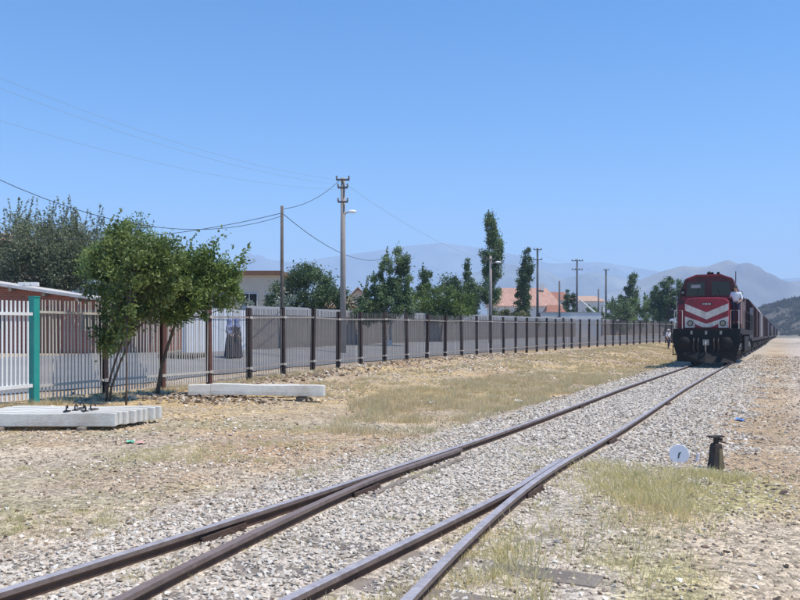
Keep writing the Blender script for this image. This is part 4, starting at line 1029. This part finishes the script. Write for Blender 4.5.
# white yard wall and boom
yw = empty('yard_wall', (ux(541, 96), 96, gz(ux(541, 96), 96))); tag(yw, 'white yard wall above the fence left of the locomotive', 'wall')
hw = vz(312, 96)-gz(ux(541, 96), 96)
MB().bx(0, 7.2, 0, .25, -.2, hw-.12).build('wall_panel', M['plaster_white'], yw); MB().bx(-.05, 7.25, -.05, .3, hw-.118, hw).build('coping', M['wall_band'], yw)
bo = empty('barrier_boom', (ux(600, 98), 98, gz(ux(600, 98), 98))); tag(bo, 'slanting white barrier boom above the fence right of the crossarm pole', 'barrier')
MB().tube([(0, 0, vz(317, 98)-gz(ux(600, 98), 98)), (ux(579, 98)-ux(600, 98), 0, vz(299, 98)-gz(ux(600, 98), 98))], [.14, .09], 8).build('arm', M['plaster_white'], bo)
MB().box((0, 0, 1.1), (.5, .5, 2.4)).build('stand', M['pole_dark'], bo, bevel=.03)
tk = empty('water_tank', (ux(418, 64), 64, gz(ux(418, 64), 64))); tag(tk, 'small white water tank on a stand beneath the slim tree', 'water tank')
zt = vz(307, 64)-gz(ux(418, 64), 64)
MB().lathe([(0, 0), (.20, 0), (.22, .2), (.20, .5), (.1, .62), (0, .64)], (0, 0, zt), 14).build('tank', M['lamp_white'], tk, smooth=True)
for sx in (-.15, .15):
    for sy in (-.15, .15): MB().tube([(sx, sy, -.1), (sx, sy, zt)], .035, 6).build('leg', M['pole_dark'], tk)
lg = MB().tube([(-.95, 0, 0), (-.3, .02, .03), (.4, 0, .0), (1.0, .03, .05)], [.10, .12, .11, .07], 8).build('shadow_log', M['bark'], smooth=True)  # dark log shape added in place of a tree trunk's shadow on the road
lx, ly = ux(183, 31.5), 31.5; lg.location = (lx, ly, gz(lx, ly)+.14); lg.rotation_euler = (0, 0, .1); tag(lg, 'dark log shape standing for a tree shadow on the road behind the fence', 'shadow shape')

# ------------------------------------------------------------------ people
M['skin'] = mat('skin', (.42, .25, .17), .6, var=.06); M['hair'] = mat('hair_black', (.02, .016, .014), .7, var=.2)
M['shirt_white'] = mat('shirt_white', (.72, .75, .80), .8, var=.05); M['navy'] = mat('trousers_navy', (.025, .03, .06), .85, var=.2)
M['cloth_black'] = mat('cloth_charcoal', (.03, .032, .04), .9, var=.25); M['scarf'] = mat('scarf_blue', (.20, .24, .42), .85, var=.15); M['cap_white'] = mat('cap_white', (.75, .74, .7), .8, var=.05)
M['shoe'] = mat('shoe_black', (.02, .02, .02), .5, var=.1); M['shirt_blue'] = mat('shirt_grey_blue', (.22, .25, .36), .85, var=.15)
def skin_mesh(name, nodes, edges, sub=1, root=0):
    me = bpy.data.meshes.new(name); me.from_pydata([n[0] for n in nodes], edges, []); me.update()
    o = bpy.data.objects.new(name, me); COL.objects.link(o)
    sk = o.modifiers.new('skin', 'SKIN'); sk.use_smooth_shade = True
    for i, n in enumerate(nodes):
        v = me.skin_vertices[0].data[i]; r = n[1]; v.radius = r if isinstance(r, tuple) else (r, r); v.use_root = (i == root)
    if sub: s = o.modifiers.new('sub', 'SUBSURF'); s.levels = sub; s.render_levels = sub
    bpy.context.view_layer.update(); dg = bpy.context.evaluated_depsgraph_get()
    nm = bpy.data.meshes.new_from_object(o.evaluated_get(dg)); bpy.data.objects.remove(o); nm.name = name; return nm
def person(loc, rz, H, label, Jn, shirt, lower, skirt=False, head='hair', scarf=None, group=None):
    """Jn: joints in a 1.75 m frame, facing -y"""
    t = empty('person', loc, rz); tag(t, label, 'person', group); k = H/1.75
    J = {a: Vector(b)*k for a, b in Jn.items()}
    nodes = []; edges = []; ix = {}
    def nd(n, p, r): ix[n] = len(nodes); nodes.append((tuple(p), tuple(x*k for x in r) if isinstance(r, tuple) else r*k))
    def ed(*c):
        for a, b in zip(c[:-1], c[1:]): edges.append((ix[a], ix[b]))
    nd('pel', J['pel'], (.125, .095)); nd('waist', J['pel'].lerp(J['chest'], .45), (.12, .085)); nd('chest', J['chest'], (.15, .10))
    nd('neckb', J['neck'], (.06, .055)); nd('neckt', J['neck'].lerp(J['head'], .45), .05)
    ed('pel', 'waist', 'chest', 'neckb', 'neckt')
    hd = (J['head']-J['neck']).normalized()
    nd('h0', J['head']-hd*.05*k, (.062, .07)); nd('h1', J['head']+hd*.03*k, (.074, .088)); nd('h2', J['head']+hd*.095*k, (.055, .065)); ed('neckt', 'h0', 'h1', 'h2')
    for s_ in 'lr':
        nd('sh'+s_, J['sh'+s_], .058); nd('el'+s_, J['el'+s_], .04); nd('wr'+s_, J['wr'+s_], .027)
        ed('chest', 'sh'+s_, 'el'+s_, 'wr'+s_)
        nd('hp'+s_, J['hp'+s_], .085); nd('kn'+s_, J['kn'+s_], .055); nd('an'+s_, J['an'+s_], .036)
        f = J['an'+s_]+Vector((0, -.13*k, -.05*k)); nd('to'+s_, f, (.04, .025)); ed('pel', 'hp'+s_, 'kn'+s_, 'an'+s_, 'to'+s_)
        d = (J['wr'+s_]-J['el'+s_]).normalized(); sx = d.cross(Vector((0, 1, 0)));
        sx = Vector((0, 1, 0)) if sx.length < .1 else d.cross(sx).normalized()
        pm_ = J['wr'+s_]+d*.06*k; nd('pa'+s_, pm_, (.032, .018)); ed('wr'+s_, 'pa'+s_)
        for q, (ln, of) in enumerate([(.068, -.03), (.08, -.01), (.075, .011), (.058, .031)]):
            b0 = pm_+d*.035*k+sx*of*k; nd(f'f{q}a'+s_, b0, .009); nd(f'f{q}b'+s_, b0+d*ln*.55*k, .008); nd(f'f{q}c'+s_, b0+d*ln*k+Vector((0, -.012, 0))*k, .007); ed('pa'+s_, f'f{q}a'+s_, f'f{q}b'+s_, f'f{q}c'+s_)
        b0 = pm_-sx*.035*k-d*.01*k; nd('t0'+s_, b0, .011); nd('t1'+s_, b0-sx*.02*k+d*.035*k, .009); ed('pa'+s_, 't0'+s_, 't1'+s_)
    link('body', skin_mesh('body', nodes, edges), M['skin'], t, True)
    # face: nose, eyes, mouth, ears
    hc = J['head']; b = MB(); fy_ = -.088*k
    b.box((hc.x, hc.y+fy_-.006*k, hc.z+.012*k), (.02*k, .03*k, .035*k), taper=.5); b.box((hc.x, hc.y+fy_+.004*k, hc.z-.03*k), (.04*k, .01*k, .008*k))
    for s_ in (-1, 1): b.box((hc.x+s_*.074*k, hc.y+.005*k, hc.z+.01*k), (.014*k, .03*k, .05*k))
    b.build('face_features', M['skin'], t, bevel=.003)
    b = MB()
    for s_ in (-1, 1): b.lathe([(0, -.008), (.011, 0), (0, .004)], (hc.x+s_*.028*k, hc.y+fy_+.008*k, hc.z+.03*k), 8, 'y')
    b.build('eyes', M['hair'], t)
    g = .014
    nodes, edges, ix = [], [], {}
    nd('pel', J['pel'].lerp(J['chest'], .02), (.135+g, .105+g)); nd('waist', J['pel'].lerp(J['chest'], .45), (.135+g, .10+g)); nd('chest', J['chest'], (.155+g, .11+g)); nd('nb', J['chest'].lerp(J['neck'], .8), (.07, .065))
    ed('pel', 'waist', 'chest', 'nb')
    for s_ in 'lr':
        nd('sh'+s_, J['sh'+s_], .062+g); nd('m'+s_, J['sh'+s_].lerp(J['el'+s_], .5), .052+g); nd('el'+s_, J['el'+s_].lerp(J['wr'+s_], .2 if not skirt else .85), .044+g); ed('chest', 'sh'+s_, 'm'+s_, 'el'+s_)
    link('shirt', skin_mesh('shirt', nodes, edges), shirt, t, True)
    if skirt:
        c = J['pel']; pr = [(.13, .12), (.19, -.05), (.235, -.35), (.27, -.75), (.29, -c.z/k+.06)]
        b = MB(); n_ = 22; vs = []; fs = []
        for (r_, h_) in pr:
            for q in range(n_):
                a_ = 6.283*q/n_; rr = r_*(1+.06*math.sin(a_*6+r_*7)); vs.append((c.x+rr*math.cos(a_)*k, c.y+rr*.8*math.sin(a_)*k, c.z+h_*k))
        for i in range(len(pr)-1):
            for q in range(n_): fs.append((i*n_+q, i*n_+(q+1) % n_, (i+1)*n_+(q+1) % n_, (i+1)*n_+q))
        fs.append(tuple(range(n_))); b.add(vs, fs); b.build('skirt', lower, t, smooth=True)
    else:
        nodes, edges, ix = [], [], {}
        nd('pel', J['pel'], (.14+g*.4, .108+g*.4))
        for s_ in 'lr':
            nd('hp'+s_, J['hp'+s_], .092+g); nd('kn'+s_, J['kn'+s_], .062+g); nd('an'+s_, J['an'+s_], .05+g); ed('pel', 'hp'+s_, 'kn'+s_, 'an'+s_)
        link('trousers', skin_mesh('trousers', nodes, edges), lower, t, True)
    for s_ in 'lr':
        a_ = J['an'+s_]; MB().box((a_.x, a_.y-.06*k, a_.z-.055*k), (.10*k, .27*k, .08*k), taper=.8).build('shoe', M['shoe'], t, bevel=.02)
    if head == 'scarf':
        b = MB(); b.lathe([(0, .135), (.075, .12), (.105, .06), (.108, -.02), (.10, -.10), (.15, -.20), (.17, -.26)], (0, 0, 0), 18)
        b.v = [(x*k+hc.x, (y*k*1.02)+hc.y+.018*k, z*k+hc.z) for x, y, z in b.v]
        b.build('headscarf', scarf, t, smooth=True)
    else:
        b = MB(); b.lathe([(0, .125), (.06, .115), (.088, .07), (.09, .035), (.086, .01)], (0, 0, 0), 16)
        b.v = [(x*k+hc.x, y*k*1.15+hc.y+.012*k, z*k+hc.z) for x, y, z in b.v]; b.build('hair' if head == 'hair' else 'cap', M['hair'] if head == 'hair' else M['cap_white'], t, smooth=True)
        if head == 'cap': MB().box((hc.x, hc.y-.11*k, hc.z+.055*k), (.13*k, .11*k, .012*k), rx=.15).build('cap_visor', M['cap_white'], t, bevel=.004)
    return t
ST = dict(pel=(0, 0, .95), chest=(0, 0, 1.27), neck=(0, 0, 1.46), head=(0, -.01, 1.61), shl=(-.19, 0, 1.38), shr=(.19, 0, 1.38), ell=(-.25, .03, 1.11), elr=(.25, .03, 1.11), wrl=(-.25, -.06, .87), wrr=(.25, -.06, .87), hpl=(-.09, 0, .90), hpr=(.09, 0, .90), knl=(-.10, -.01, .49), knr=(.10, -.01, .49), anl=(-.11, .03, .09), anr=(.11, .03, .09))
def pose(**k): d = dict(ST); d.update(k); return d
# worker beside the locomotive
Yw = 67.0
for _ in range(10): Yw = (CH-gz(ux(668.5, Yw), Yw))*FPX/(349-HOR)
person((ux(668.5, Yw), Yw, gz(ux(668.5, Yw), Yw)), .4, 1.76, 'person in white shirt, dark trousers and white cap walking beside the locomotive', pose(knl=(-.10, -.10, .49), anl=(-.11, -.12, .09), knr=(.1, .0, .49), anr=(.1, .18, .12), wrl=(-.24, -.16, .9), elr=(.26, .1, 1.12), wrr=(.25, .08, .88)), M['shirt_white'], M['navy'], head='cap')
# two women across the road
wy = 33.2
person((ux(230, wy), wy, gz(ux(230, wy), wy)+.03), 1.2, 1.66, 'person in long charcoal skirt and pale blue headscarf, the left of the pair', pose(wrl=(-.2, -.18, 1.0), wrr=(.2, -.18, 1.02)), M['shirt_blue'], M['cloth_black'], True, 'scarf', M['scarf'])
person((ux(236.5, wy+.2), wy+.3, gz(ux(237, wy), wy)+.03), 1.35, 1.70, 'person in long charcoal coat and dark headscarf, the right of the pair', pose(wrl=(-.2, -.16, .95)), M['cloth_black'], M['cloth_black'], True, 'scarf', M['scarf'])

# ------------------------------------------------------------------ locomotive
LX, LY = float(A_x(36.32))+TN.x*.752, 36.32+TN.y*.752
loco = empty('locomotive', (LX, LY, float(rail_z(36.3))), -TH); tag(loco, 'red diesel locomotive with white chevrons on its nose heading the train', 'locomotive')
R_, D_, W2, K_ = M['loco_red'], M['loco_dark'], M['loco_white'], M['loco_black']
MB().bx(-1.40, 1.40, .12, 18.4, 1.42, 1.68).build('underframe', K_, loco, bevel=.02)
# end beam / pilot
b = MB(); b.prism([(-1.42, 1.68), (1.42, 1.68), (1.42, 1.05), (1.30, .55), (.95, .32), (-.95, .32), (-1.30, .55), (-1.42, 1.05)], 0.0, .12); b.build('end_plate', K_, loco, bevel=.015)
b = MB()
b.add([(-1.25, .0, .62), (1.25, .0, .62), (1.25, -.02, .2), (0, -.42, .16), (-1.25, -.02, .2), (0, -.16, .62), (-1.25, .12, .62), (1.25, .12, .62), (1.25, .12, .2), (-1.25, .12, .2)],
      [(0, 5, 3, 4), (5, 1, 2, 3), (6, 7, 1, 5, 0), (2, 8, 9, 4, 3), (0, 4, 9, 6), (1, 7, 8, 2), (6, 9, 8, 7)])
b.build('snow_plough', K_, loco)
for s_ in (-1, 1):
    f = MB().lathe([(0, 0), (.13, 0), (.13, -.30), (.09, -.30), (.09, -.44), (0, -.44)], (s_*.875, 0, 1.06), 16, 'y').build('buffer', K_, loco)
    MB().lathe([(0, -.44), (.235, -.44), (.25, -.47), (.235, -.50), (0, -.52)], (s_*.875, 0, 1.06), 20, 'y').build('buffer_head', K_, f, smooth=True)
    # hoses
    for q in (.33, .52): MB().tube([(s_*q, -.0, 1.25), (s_*q, -.12, 1.1), (s_*(q+.02), -.10, .75), (s_*(q-.05), -.02, .62)], .028, 6).build('air_hose', M['iron'], loco)
    # steps either side
    st_ = MB()
    for zz in (.48, .82, 1.16): st_.bx(s_*1.12, s_*1.46, .16, .52, zz, zz+.04)
    st_.bx(s_*1.44, s_*1.46, .14, .17, .45, 1.5); st_.bx(s_*1.44, s_*1.46, .51, .54, .45, 1.5); st_.build('steps', K_, loco)
    # headlights low on the nose
    h = MB().lathe([(0, .02), (.125, .02), (.13, -.07), (.105, -.07), (.095, -.04), (0, -.04)], (s_*.69, .24, 1.93), 18, 'y').build('headlight', K_, loco)
    MB().lathe([(0, -.05), (.095, -.05), (.095, -.035), (0, -.035)], (s_*.69, .24, 1.93), 16, 'y').build('lens', M['lens'], h)
    # handrails
    MB().tube([(s_*1.36, .08, 1.68), (s_*1.36, .08, 2.5), (s_*1.02, .08, 2.5), (s_*1.02, .08, 1.68)], .018, 6).build('handrail', M['loco_white'], loco)
b = MB(); b.tube([(0, .0, 1.06), (0, -.18, 1.06)], .05, 8); b.tube([(0, -.18, 1.1), (0, -.26, .98), (0, -.24, .72), (0, -.16, .62)], .032, 8); b.box((0, -.03, 1.06), (.26, .06, .26)); b.build('coupling_hook', M['steel'], loco)
for s_ in (-.62, .0, .62): MB().box((s_, -.006, 1.5), (.09, .012, .16)).build('bracket', M['steel'], loco)
# nose with chamfered top
ny0 = .25
b = MB(); b.prism([(-.93, 1.685), (.93, 1.685), (.93, 2.93), (.80, 3.05), (.4, 3.10), (-.4, 3.10), (-.80, 3.05), (-.93, 2.93)], ny0, 1.3); b.build('nose', R_, loco, bevel=.05)
# chevrons: V shaped plates, 6 mm proud of the nose
def chev(zl, zc, h):
    for s_ in (-1, 1):
        pass
    poly = [(-.925, zl), (0, zc), (.925, zl), (.925, zl-h), (0, zc-h), (-.925, zl-h)]
    MB().prism(poly, ny0-.008, ny0+.02).build('white_chevron', W2, loco)
chev(2.78, 2.36, .24); chev(2.30, 1.93, .20) if False else None
b = MB(); b.prism([(-.925, 2.82), (0, 2.42), (.925, 2.82), (.925, 2.52), (0, 2.10), (-.925, 2.52)], ny0-.014, ny0+.02)
for o in [c_ for c_ in loco.children if c_.name.startswith('white_chevron')]: bpy.data.objects.remove(o)
b.build('white_chevron', W2, loco)
b = MB(); b.prism([(-.925, 2.24), (0, 1.90), (.925, 2.24), (.925, 1.72), (.50, 1.72), (.50, 1.90), (.16, 1.74), (-.16, 1.74), (-.50, 1.90), (-.50, 1.72), (-.925, 1.72)], ny0-.014, ny0+.02)
b.build('white_chevron', W2, loco)
MB().box((0, ny0-.022, 2.80), (.46, .012, .12)).build('number_plate', M['loco_dark'], loco, bevel=.004)
b = MB()
for q in range(5): b.box((-.15+q*.075, ny0-.030, 2.80), (.035 if q % 2 else .045, .004, .075))
b.build('plate_digits', W2, loco)
# cab
cy0, cy1 = 1.3, 3.5
cabp = [(-1.36, 1.685), (1.36, 1.685), (1.36, 2.9), (1.22, 3.55), (1.02, 4.03), (.55, 4.20), (-.55, 4.20), (-1.02, 4.03), (-1.22, 3.55), (-1.36, 2.9)]
MB().prism(cabp, cy0, cy1).build('cab', D_, loco, bevel=.03)
# red side wings on the cab front
for s_ in (-1, 1):
    MB().prism([(s_*.95, 1.70), (s_*1.34, 1.70), (s_*1.34, 2.82), (s_*.95, 2.86)], cy0-.02, cy0+.05).build('cab_wing', R_, loco)
b = MB(); b.prism([(-1.03, 3.04), (1.03, 3.04), (1.14, 3.0), (1.14, 3.16), (-1.14, 3.16), (-1.14, 3.0)], cy0-.03, cy0+.03); b.build('window_sill_panel', R_, loco)
b = MB(); b.prism([(-1.0, 3.96), (-.52, 4.13), (.52, 4.13), (1.0, 3.96), (1.0, 4.02), (.54, 4.21), (-.54, 4.21), (-1.0, 4.02)], cy0-.06, cy0+.02); b.build('roof_brow', R_, loco)
for s_ in (-1, 1):
    f = MB().prism([(s_*.09, 3.17), (s_*1.02, 3.17), (s_*.98, 3.90), (s_*.09, 3.95)], cy0-.025, cy0+.03).build('windscreen_frame', D_, loco)
    MB().prism([(s_*.15, 3.23), (s_*.95, 3.23), (s_*.915, 3.83), (s_*.15, 3.88)], cy0-.035, cy0-.0).build('windscreen', M['glass'], f)
    MB().tube([(s_*.5, cy0-.05, 3.22), (s_*.38, cy0-.055, 3.62)], .009, 5).build('wiper', K_, loco)
    MB().bx(s_*1.362-.004, s_*1.362+.004, 1.75, 2.35, 2.95, 3.5).build('side_window', M['glass'], loco) if False else None
    f = MB().prism([(1.65, 2.95), (3.1, 2.95), (3.1, 3.42), (1.65, 3.42)], s_*1.27, s_*1.40, 'x').build('side_window', M['glass'], loco)
    b = MB(); b.tube([(s_*1.42, 1.42, 1.9), (s_*1.42, 1.42, 3.0)], .018, 6); b.tube([(s_*1.42, 3.4, 1.7), (s_*1.42, 3.4, 3.0)], .018, 6); b.build('grab_rail', W2, loco)
    f = MB().box((s_*1.12, cy0-.05, 3.38), (.16, .05, .30)).build('marker_light', K_, loco); MB().lathe([(0, -.04), (.06, -.035), (.065, 0), (0, 0)], (s_*1.12, cy0-.075, 3.38), 12, 'y').build('lens', M['lens'], f)
MB().box((-.55, cy0-.043, 3.66), (.42, .01, .16)).build('sun_visor', M['wall_band'], loco)
b = MB(); b.lathe([(0, 0), (.10, 0), (.10, .10), (.05, .17), (0, .18)], (0, 1.7, 4.20), 12); b.build('beacon', K_, loco)
b = MB()
for s_ in (-.13, .13): b.tube([(s_+.28, 1.5, 4.27), (s_+.28, 2.0, 4.27)], [.07, .025], 8)
b.bx(.1, .5, 1.72, 1.8, 4.19, 4.25); b.build('horn', K_, loco)
# orange door on the side behind the cab
MB().bx(1.30, 1.375, 2.45, 3.15, 1.75, 2.9).build('cab_door', M['loco_orange'], loco)
MB().bx(.90, 1.15, cy1+.02, cy1+.5, 1.70, 3.7).build('side_locker', M['loco_orange'], loco, bevel=.02)
# corner step under the driver
MB().bx(.96, 1.40, .72, 1.28, 1.685, 1.90).build('cab_step', K_, loco, bevel=.01)
# long hood
hp = [(-.98, 1.69), (.98, 1.69), (.98, 3.65), (.75, 3.93), (-.75, 3.93), (-.98, 3.65)]
MB().prism(hp, cy1+.51, 17.9).build('hood', D_, loco, bevel=.03)
for s_ in (-1, 1):
    for q in range(13):
        y_ = 4.4+q*1.02; MB().bx(s_*.975, s_*1.0, y_, y_+.92, 1.85, 3.15).build('hood_door', D_ if q % 4 else K_, loco, bevel=.008)
    for q in range(3):
        y_ = 5+q*4.2; b = MB()
        for r_ in range(7): b.bx(s_*.985, s_*1.01, y_, y_+2.2, 3.22+r_*.055, 3.245+r_*.055)
        b.build('grille', K_, loco)
    hr_ = MB()
    for q in range(10): hr_.tube([(s_*1.38, 4.0+q*1.5, 1.66), (s_*1.38, 4.0+q*1.5, 2.62)], .017, 5)
    hr_.tube([(s_*1.38, 4.0, 2.62), (s_*1.38, 17.8, 2.62)], .017, 5); hr_.tube([(s_*1.38, 4.0, 2.15), (s_*1.38, 17.8, 2.15)], .014, 5); hr_.build('walkway_rail', K_, loco)
b = MB(); b.lathe([(.0, 0), (.22, 0), (.22, .22), (0, .22)], (0, 9.0, 3.92), 14); b.build('exhaust_stack', K_, loco)
for q in (13.0, 14.6): MB().lathe([(0, 0), (.6, 0), (.6, .14), (0, .16)], (0, q, 3.93), 20).build('radiator_fan', K_, loco)
MB().tube([(1.05, 3.8, 3.6), (1.05, 3.8, 4.5)], .02, 5).build('antenna', K_, loco)
# bogies, wheels, tank
def wheelset(parent, y, r=.52, m=None):
    for s_ in (-1, 1):
        wq = MB(); wq.lathe([(0, 0), (.12, 0), (.14, .03), (r*.82, .035), (r*.86, 0), (r, 0), (r, .13), (r+.03, .135), (r+.03, .16), (0, .16)], (0, 0, 0), 22, 'x')
        wq.v = [(s_*(.80-x), y+yy2, z+r) for x, yy2, z in wq.v]; wq.build('wheel', M['iron'], parent, smooth=False)
    MB().tube([(-.7, y, r), (.7, y, r)], .08, 8).build('axle', M['iron'], parent)
for yb_ in (1.3, 12.6):
    for q in range(3): wheelset(loco, yb_+.55+q*1.75)
    for s_ in (-1, 1):
        bf = MB(); bf.prism([(yb_-.1, .62), (yb_+4.7, .62), (yb_+4.7, .86), (yb_+4.1, .98), (yb_+.5, .98), (yb_-.1, .86)], s_*.98, s_*1.12, 'x'); g_ = bf.build('bogie_frame', K_, loco, bevel=.02)
        for q in range(3):
            yq = yb_+.55+q*1.75; MB().box((s_*1.15, yq, .52), (.2, .34, .36)).build('axle_box', M['iron'], g_, bevel=.02)
            MB().lathe([(.0, 0), (.09, 0), (.09, .3), (0, .3)], (s_*1.16, yq+.4, .68), 10).build('spring', M['steel'], g_)
MB().prism([(-1.35, .55), (-1.1, .35), (1.1, .35), (1.35, .55), (1.35, 1.35), (-1.35, 1.35)], 6.6, 12.1).build('fuel_tank', K_, loco, bevel=.04)

# driver standing at the cab corner
drv_local = Vector((1.19, 1.02, 1.90))
dw = Matrix.Rotation(-TH, 3, 'Z') @ drv_local+Vector(loco.location)
person(tuple(dw), -TH-.25, 1.76, 'person in white shirt and dark trousers standing at the cab corner of the locomotive', pose(chest=(.03, -.05, 1.27), neck=(.02, -.08, 1.46), head=(0, -.10, 1.61), shl=(-.16, -.04, 1.38), shr=(.22, -.06, 1.37), ell=(-.26, .05, 1.16), wrl=(-.25, .22, 1.30), elr=(.29, -.04, 1.1), wrr=(.22, -.20, 1.0)), M['shirt_white'], M['navy'])

# ------------------------------------------------------------------ wagons
def make_wagon(body, pale=False):
    t = empty('goods_wagon', (0, 0, 0), -TH)
    L_ = 13.2
    MB().bx(-1.3, 1.3, .1, L_, 1.0, 1.22).build('underframe', M['iron'], t)
    MB().prism([(-1.38, 1.225), (1.38, 1.225), (1.38, 3.3), (1.1, 3.75), (.5, 3.95), (-.5, 3.95), (-1.1, 3.75), (-1.38, 3.3)], .25, L_-.15).build('body', body, t, bevel=.02)
    for s_ in (-1, 1):
        for q in range(9):
            if q in (4,): continue
            y_ = .5+q*1.5; MB().bx(s_*1.383, s_*1.45, y_, y_+.10, 1.25, 3.25).build('rib', body, t)
        MB().bx(s_*1.384, s_*1.43, 5.3, 7.6, 1.3, 3.2).build('sliding_door', M['wagon'] if not pale else M['wagon_grey'], t)
        MB().bx(s_*1.15, s_*1.36, .1, .14, 1.1, 3.2).build('end_ladder', M['wagon_grey'], t)
        bf = MB().prism([(1.2, .45), (3.4, .45), (3.4, .8), (1.2, .8)], s_*.98, s_*1.10, 'x').build('bogie_frame', M['iron'], t)
        bf = MB().prism([(9.8, .45), (12.0, .45), (12.0, .8), (9.8, .8)], s_*.98, s_*1.10, 'x').build('bogie_frame', M['iron'], t)
        MB().lathe([(0, .1), (.08, .1), (.08, -.25), (.2, -.25), (.2, -.32), (0, -.32)], (s_*.875, 0.0, 1.08), 12, 'y').build('buffer', M['iron'], t)
        MB().lathe([(0, L_), (.08, L_), (.08, L_+.25), (.2, L_+.25), (.2, L_+.32), (0, L_+.32)], (s_*.875, 0.0, 1.08), 12, 'y').build('buffer', M['iron'], t)
    for yw_ in (1.6, 3.0, 10.2, 11.6):
        for s_ in (-1, 1):
            wq = MB(); wq.lathe([(0, 0), (.46, 0), (.46, .12), (.49, .15), (0, .15)], (0, 0, 0), 14, 'x'); wq.v = [(s_*(.8-x), yw_+a2, z+.46) for x, a2, z in wq.v]; wq.build('wheel', M['iron'], t)
    return t
def make_tank():
    t = empty('tank_wagon', (0, 0, 0), -TH); L_ = 13.2
    MB().bx(-1.2, 1.2, .1, L_, 1.0, 1.22).build('underframe', M['iron'], t)
    b = MB(); b.lathe([(0, .4), (.9, .5), (1.2, .75), (1.27, 1.1), (1.27, L_-1.1), (1.2, L_-.75), (.9, L_-.5), (0, L_-.4)], (0, 0, 2.5), 22, 'y'); b.build('tank', M['wagon'], t, smooth=True)
    MB().lathe([(0, 0), (.42, 0), (.42, .5), (.3, .6), (0, .62)], (0, L_/2, 3.6), 14).build('dome', M['wagon'], t)
    for s_ in (-1, 1):
        MB().bx(s_*.55-.12, s_*.55+.12, 1.0, L_-1.0, 3.72, 3.76).build('catwalk', M['wagon_grey'], t)
        for y0_ in (1.2, 9.8): MB().prism([(y0_, .45), (y0_+2.2, .45), (y0_+2.2, .8), (y0_, .8)], s_*.98, s_*1.10, 'x').build('bogie_frame', M['iron'], t)
        MB().tube([(s_*1.3, 6.3, 1.2), (s_*1.34, 6.3, 3.6)], .03, 5).build('ladder', M['wagon_grey'], t)
    for yw_ in (1.6, 3.0, 10.2, 11.6):
        for s_ in (-1, 1):
            wq = MB(); wq.lathe([(0, 0), (.46, 0), (.46, .12), (.49, .15), (0, .15)], (0, 0, 0), 14, 'x'); wq.v = [(s_*(.8-x), yw_+a2, z+.46) for x, a2, z in wq.v]; wq.build('wheel', M['iron'], t)
    return t
tank = make_tank(); used_t = False
wag = make_wagon(M['wagon']); wag2 = make_wagon(M['wagon_grey'], True)
t_hat = Vector((math.sin(TH), math.cos(TH), 0))
ordn = ['first', 'second', 'third', 'fourth', 'fifth', 'sixth', 'seventh', 'eighth', 'ninth', 'tenth', 'eleventh', 'twelfth', 'thirteenth', 'fourteenth', 'fifteenth', 'sixteenth', 'seventeenth', 'eighteenth', 'nineteenth', 'twentieth']
used1 = used2 = False
for i in range(20):
    s_ = 19.2+i*13.95; pale = i in (1,)
    if pale: o = wag2
    elif i in (4, 6, 7, 8, 12, 13, 17): o = tank if not used_t else copy_tree(tank); used_t = True
    else: o = wag if not used1 else copy_tree(wag); used1 = True
    p = Vector((LX, LY, 0))+t_hat*s_
    off, stn = track_d(np.array([p.x]), np.array([p.y])); st0 = float(stn[0])
    cx_, cy_ = track_pt(st0, .752); o.location = (cx_, cy_, float(rail_z(st0)))
    o.rotation_euler = (math.atan(-.0095*math.cos(TH)), 0, -TH)
    tag(o, ('dark rounded tank wagon, the ' if o.name.startswith('tank') else ('pale grey' if pale else 'dark red brown')+' covered goods wagon, the ')+ordn[i]+' behind the locomotive', 'wagon', 'goods wagons behind the locomotive')
loco.rotation_euler = (math.atan(-.0095*math.cos(TH)), 0, -TH)
print('tris approx', sum(len(m.polygons) for m in bpy.data.meshes))
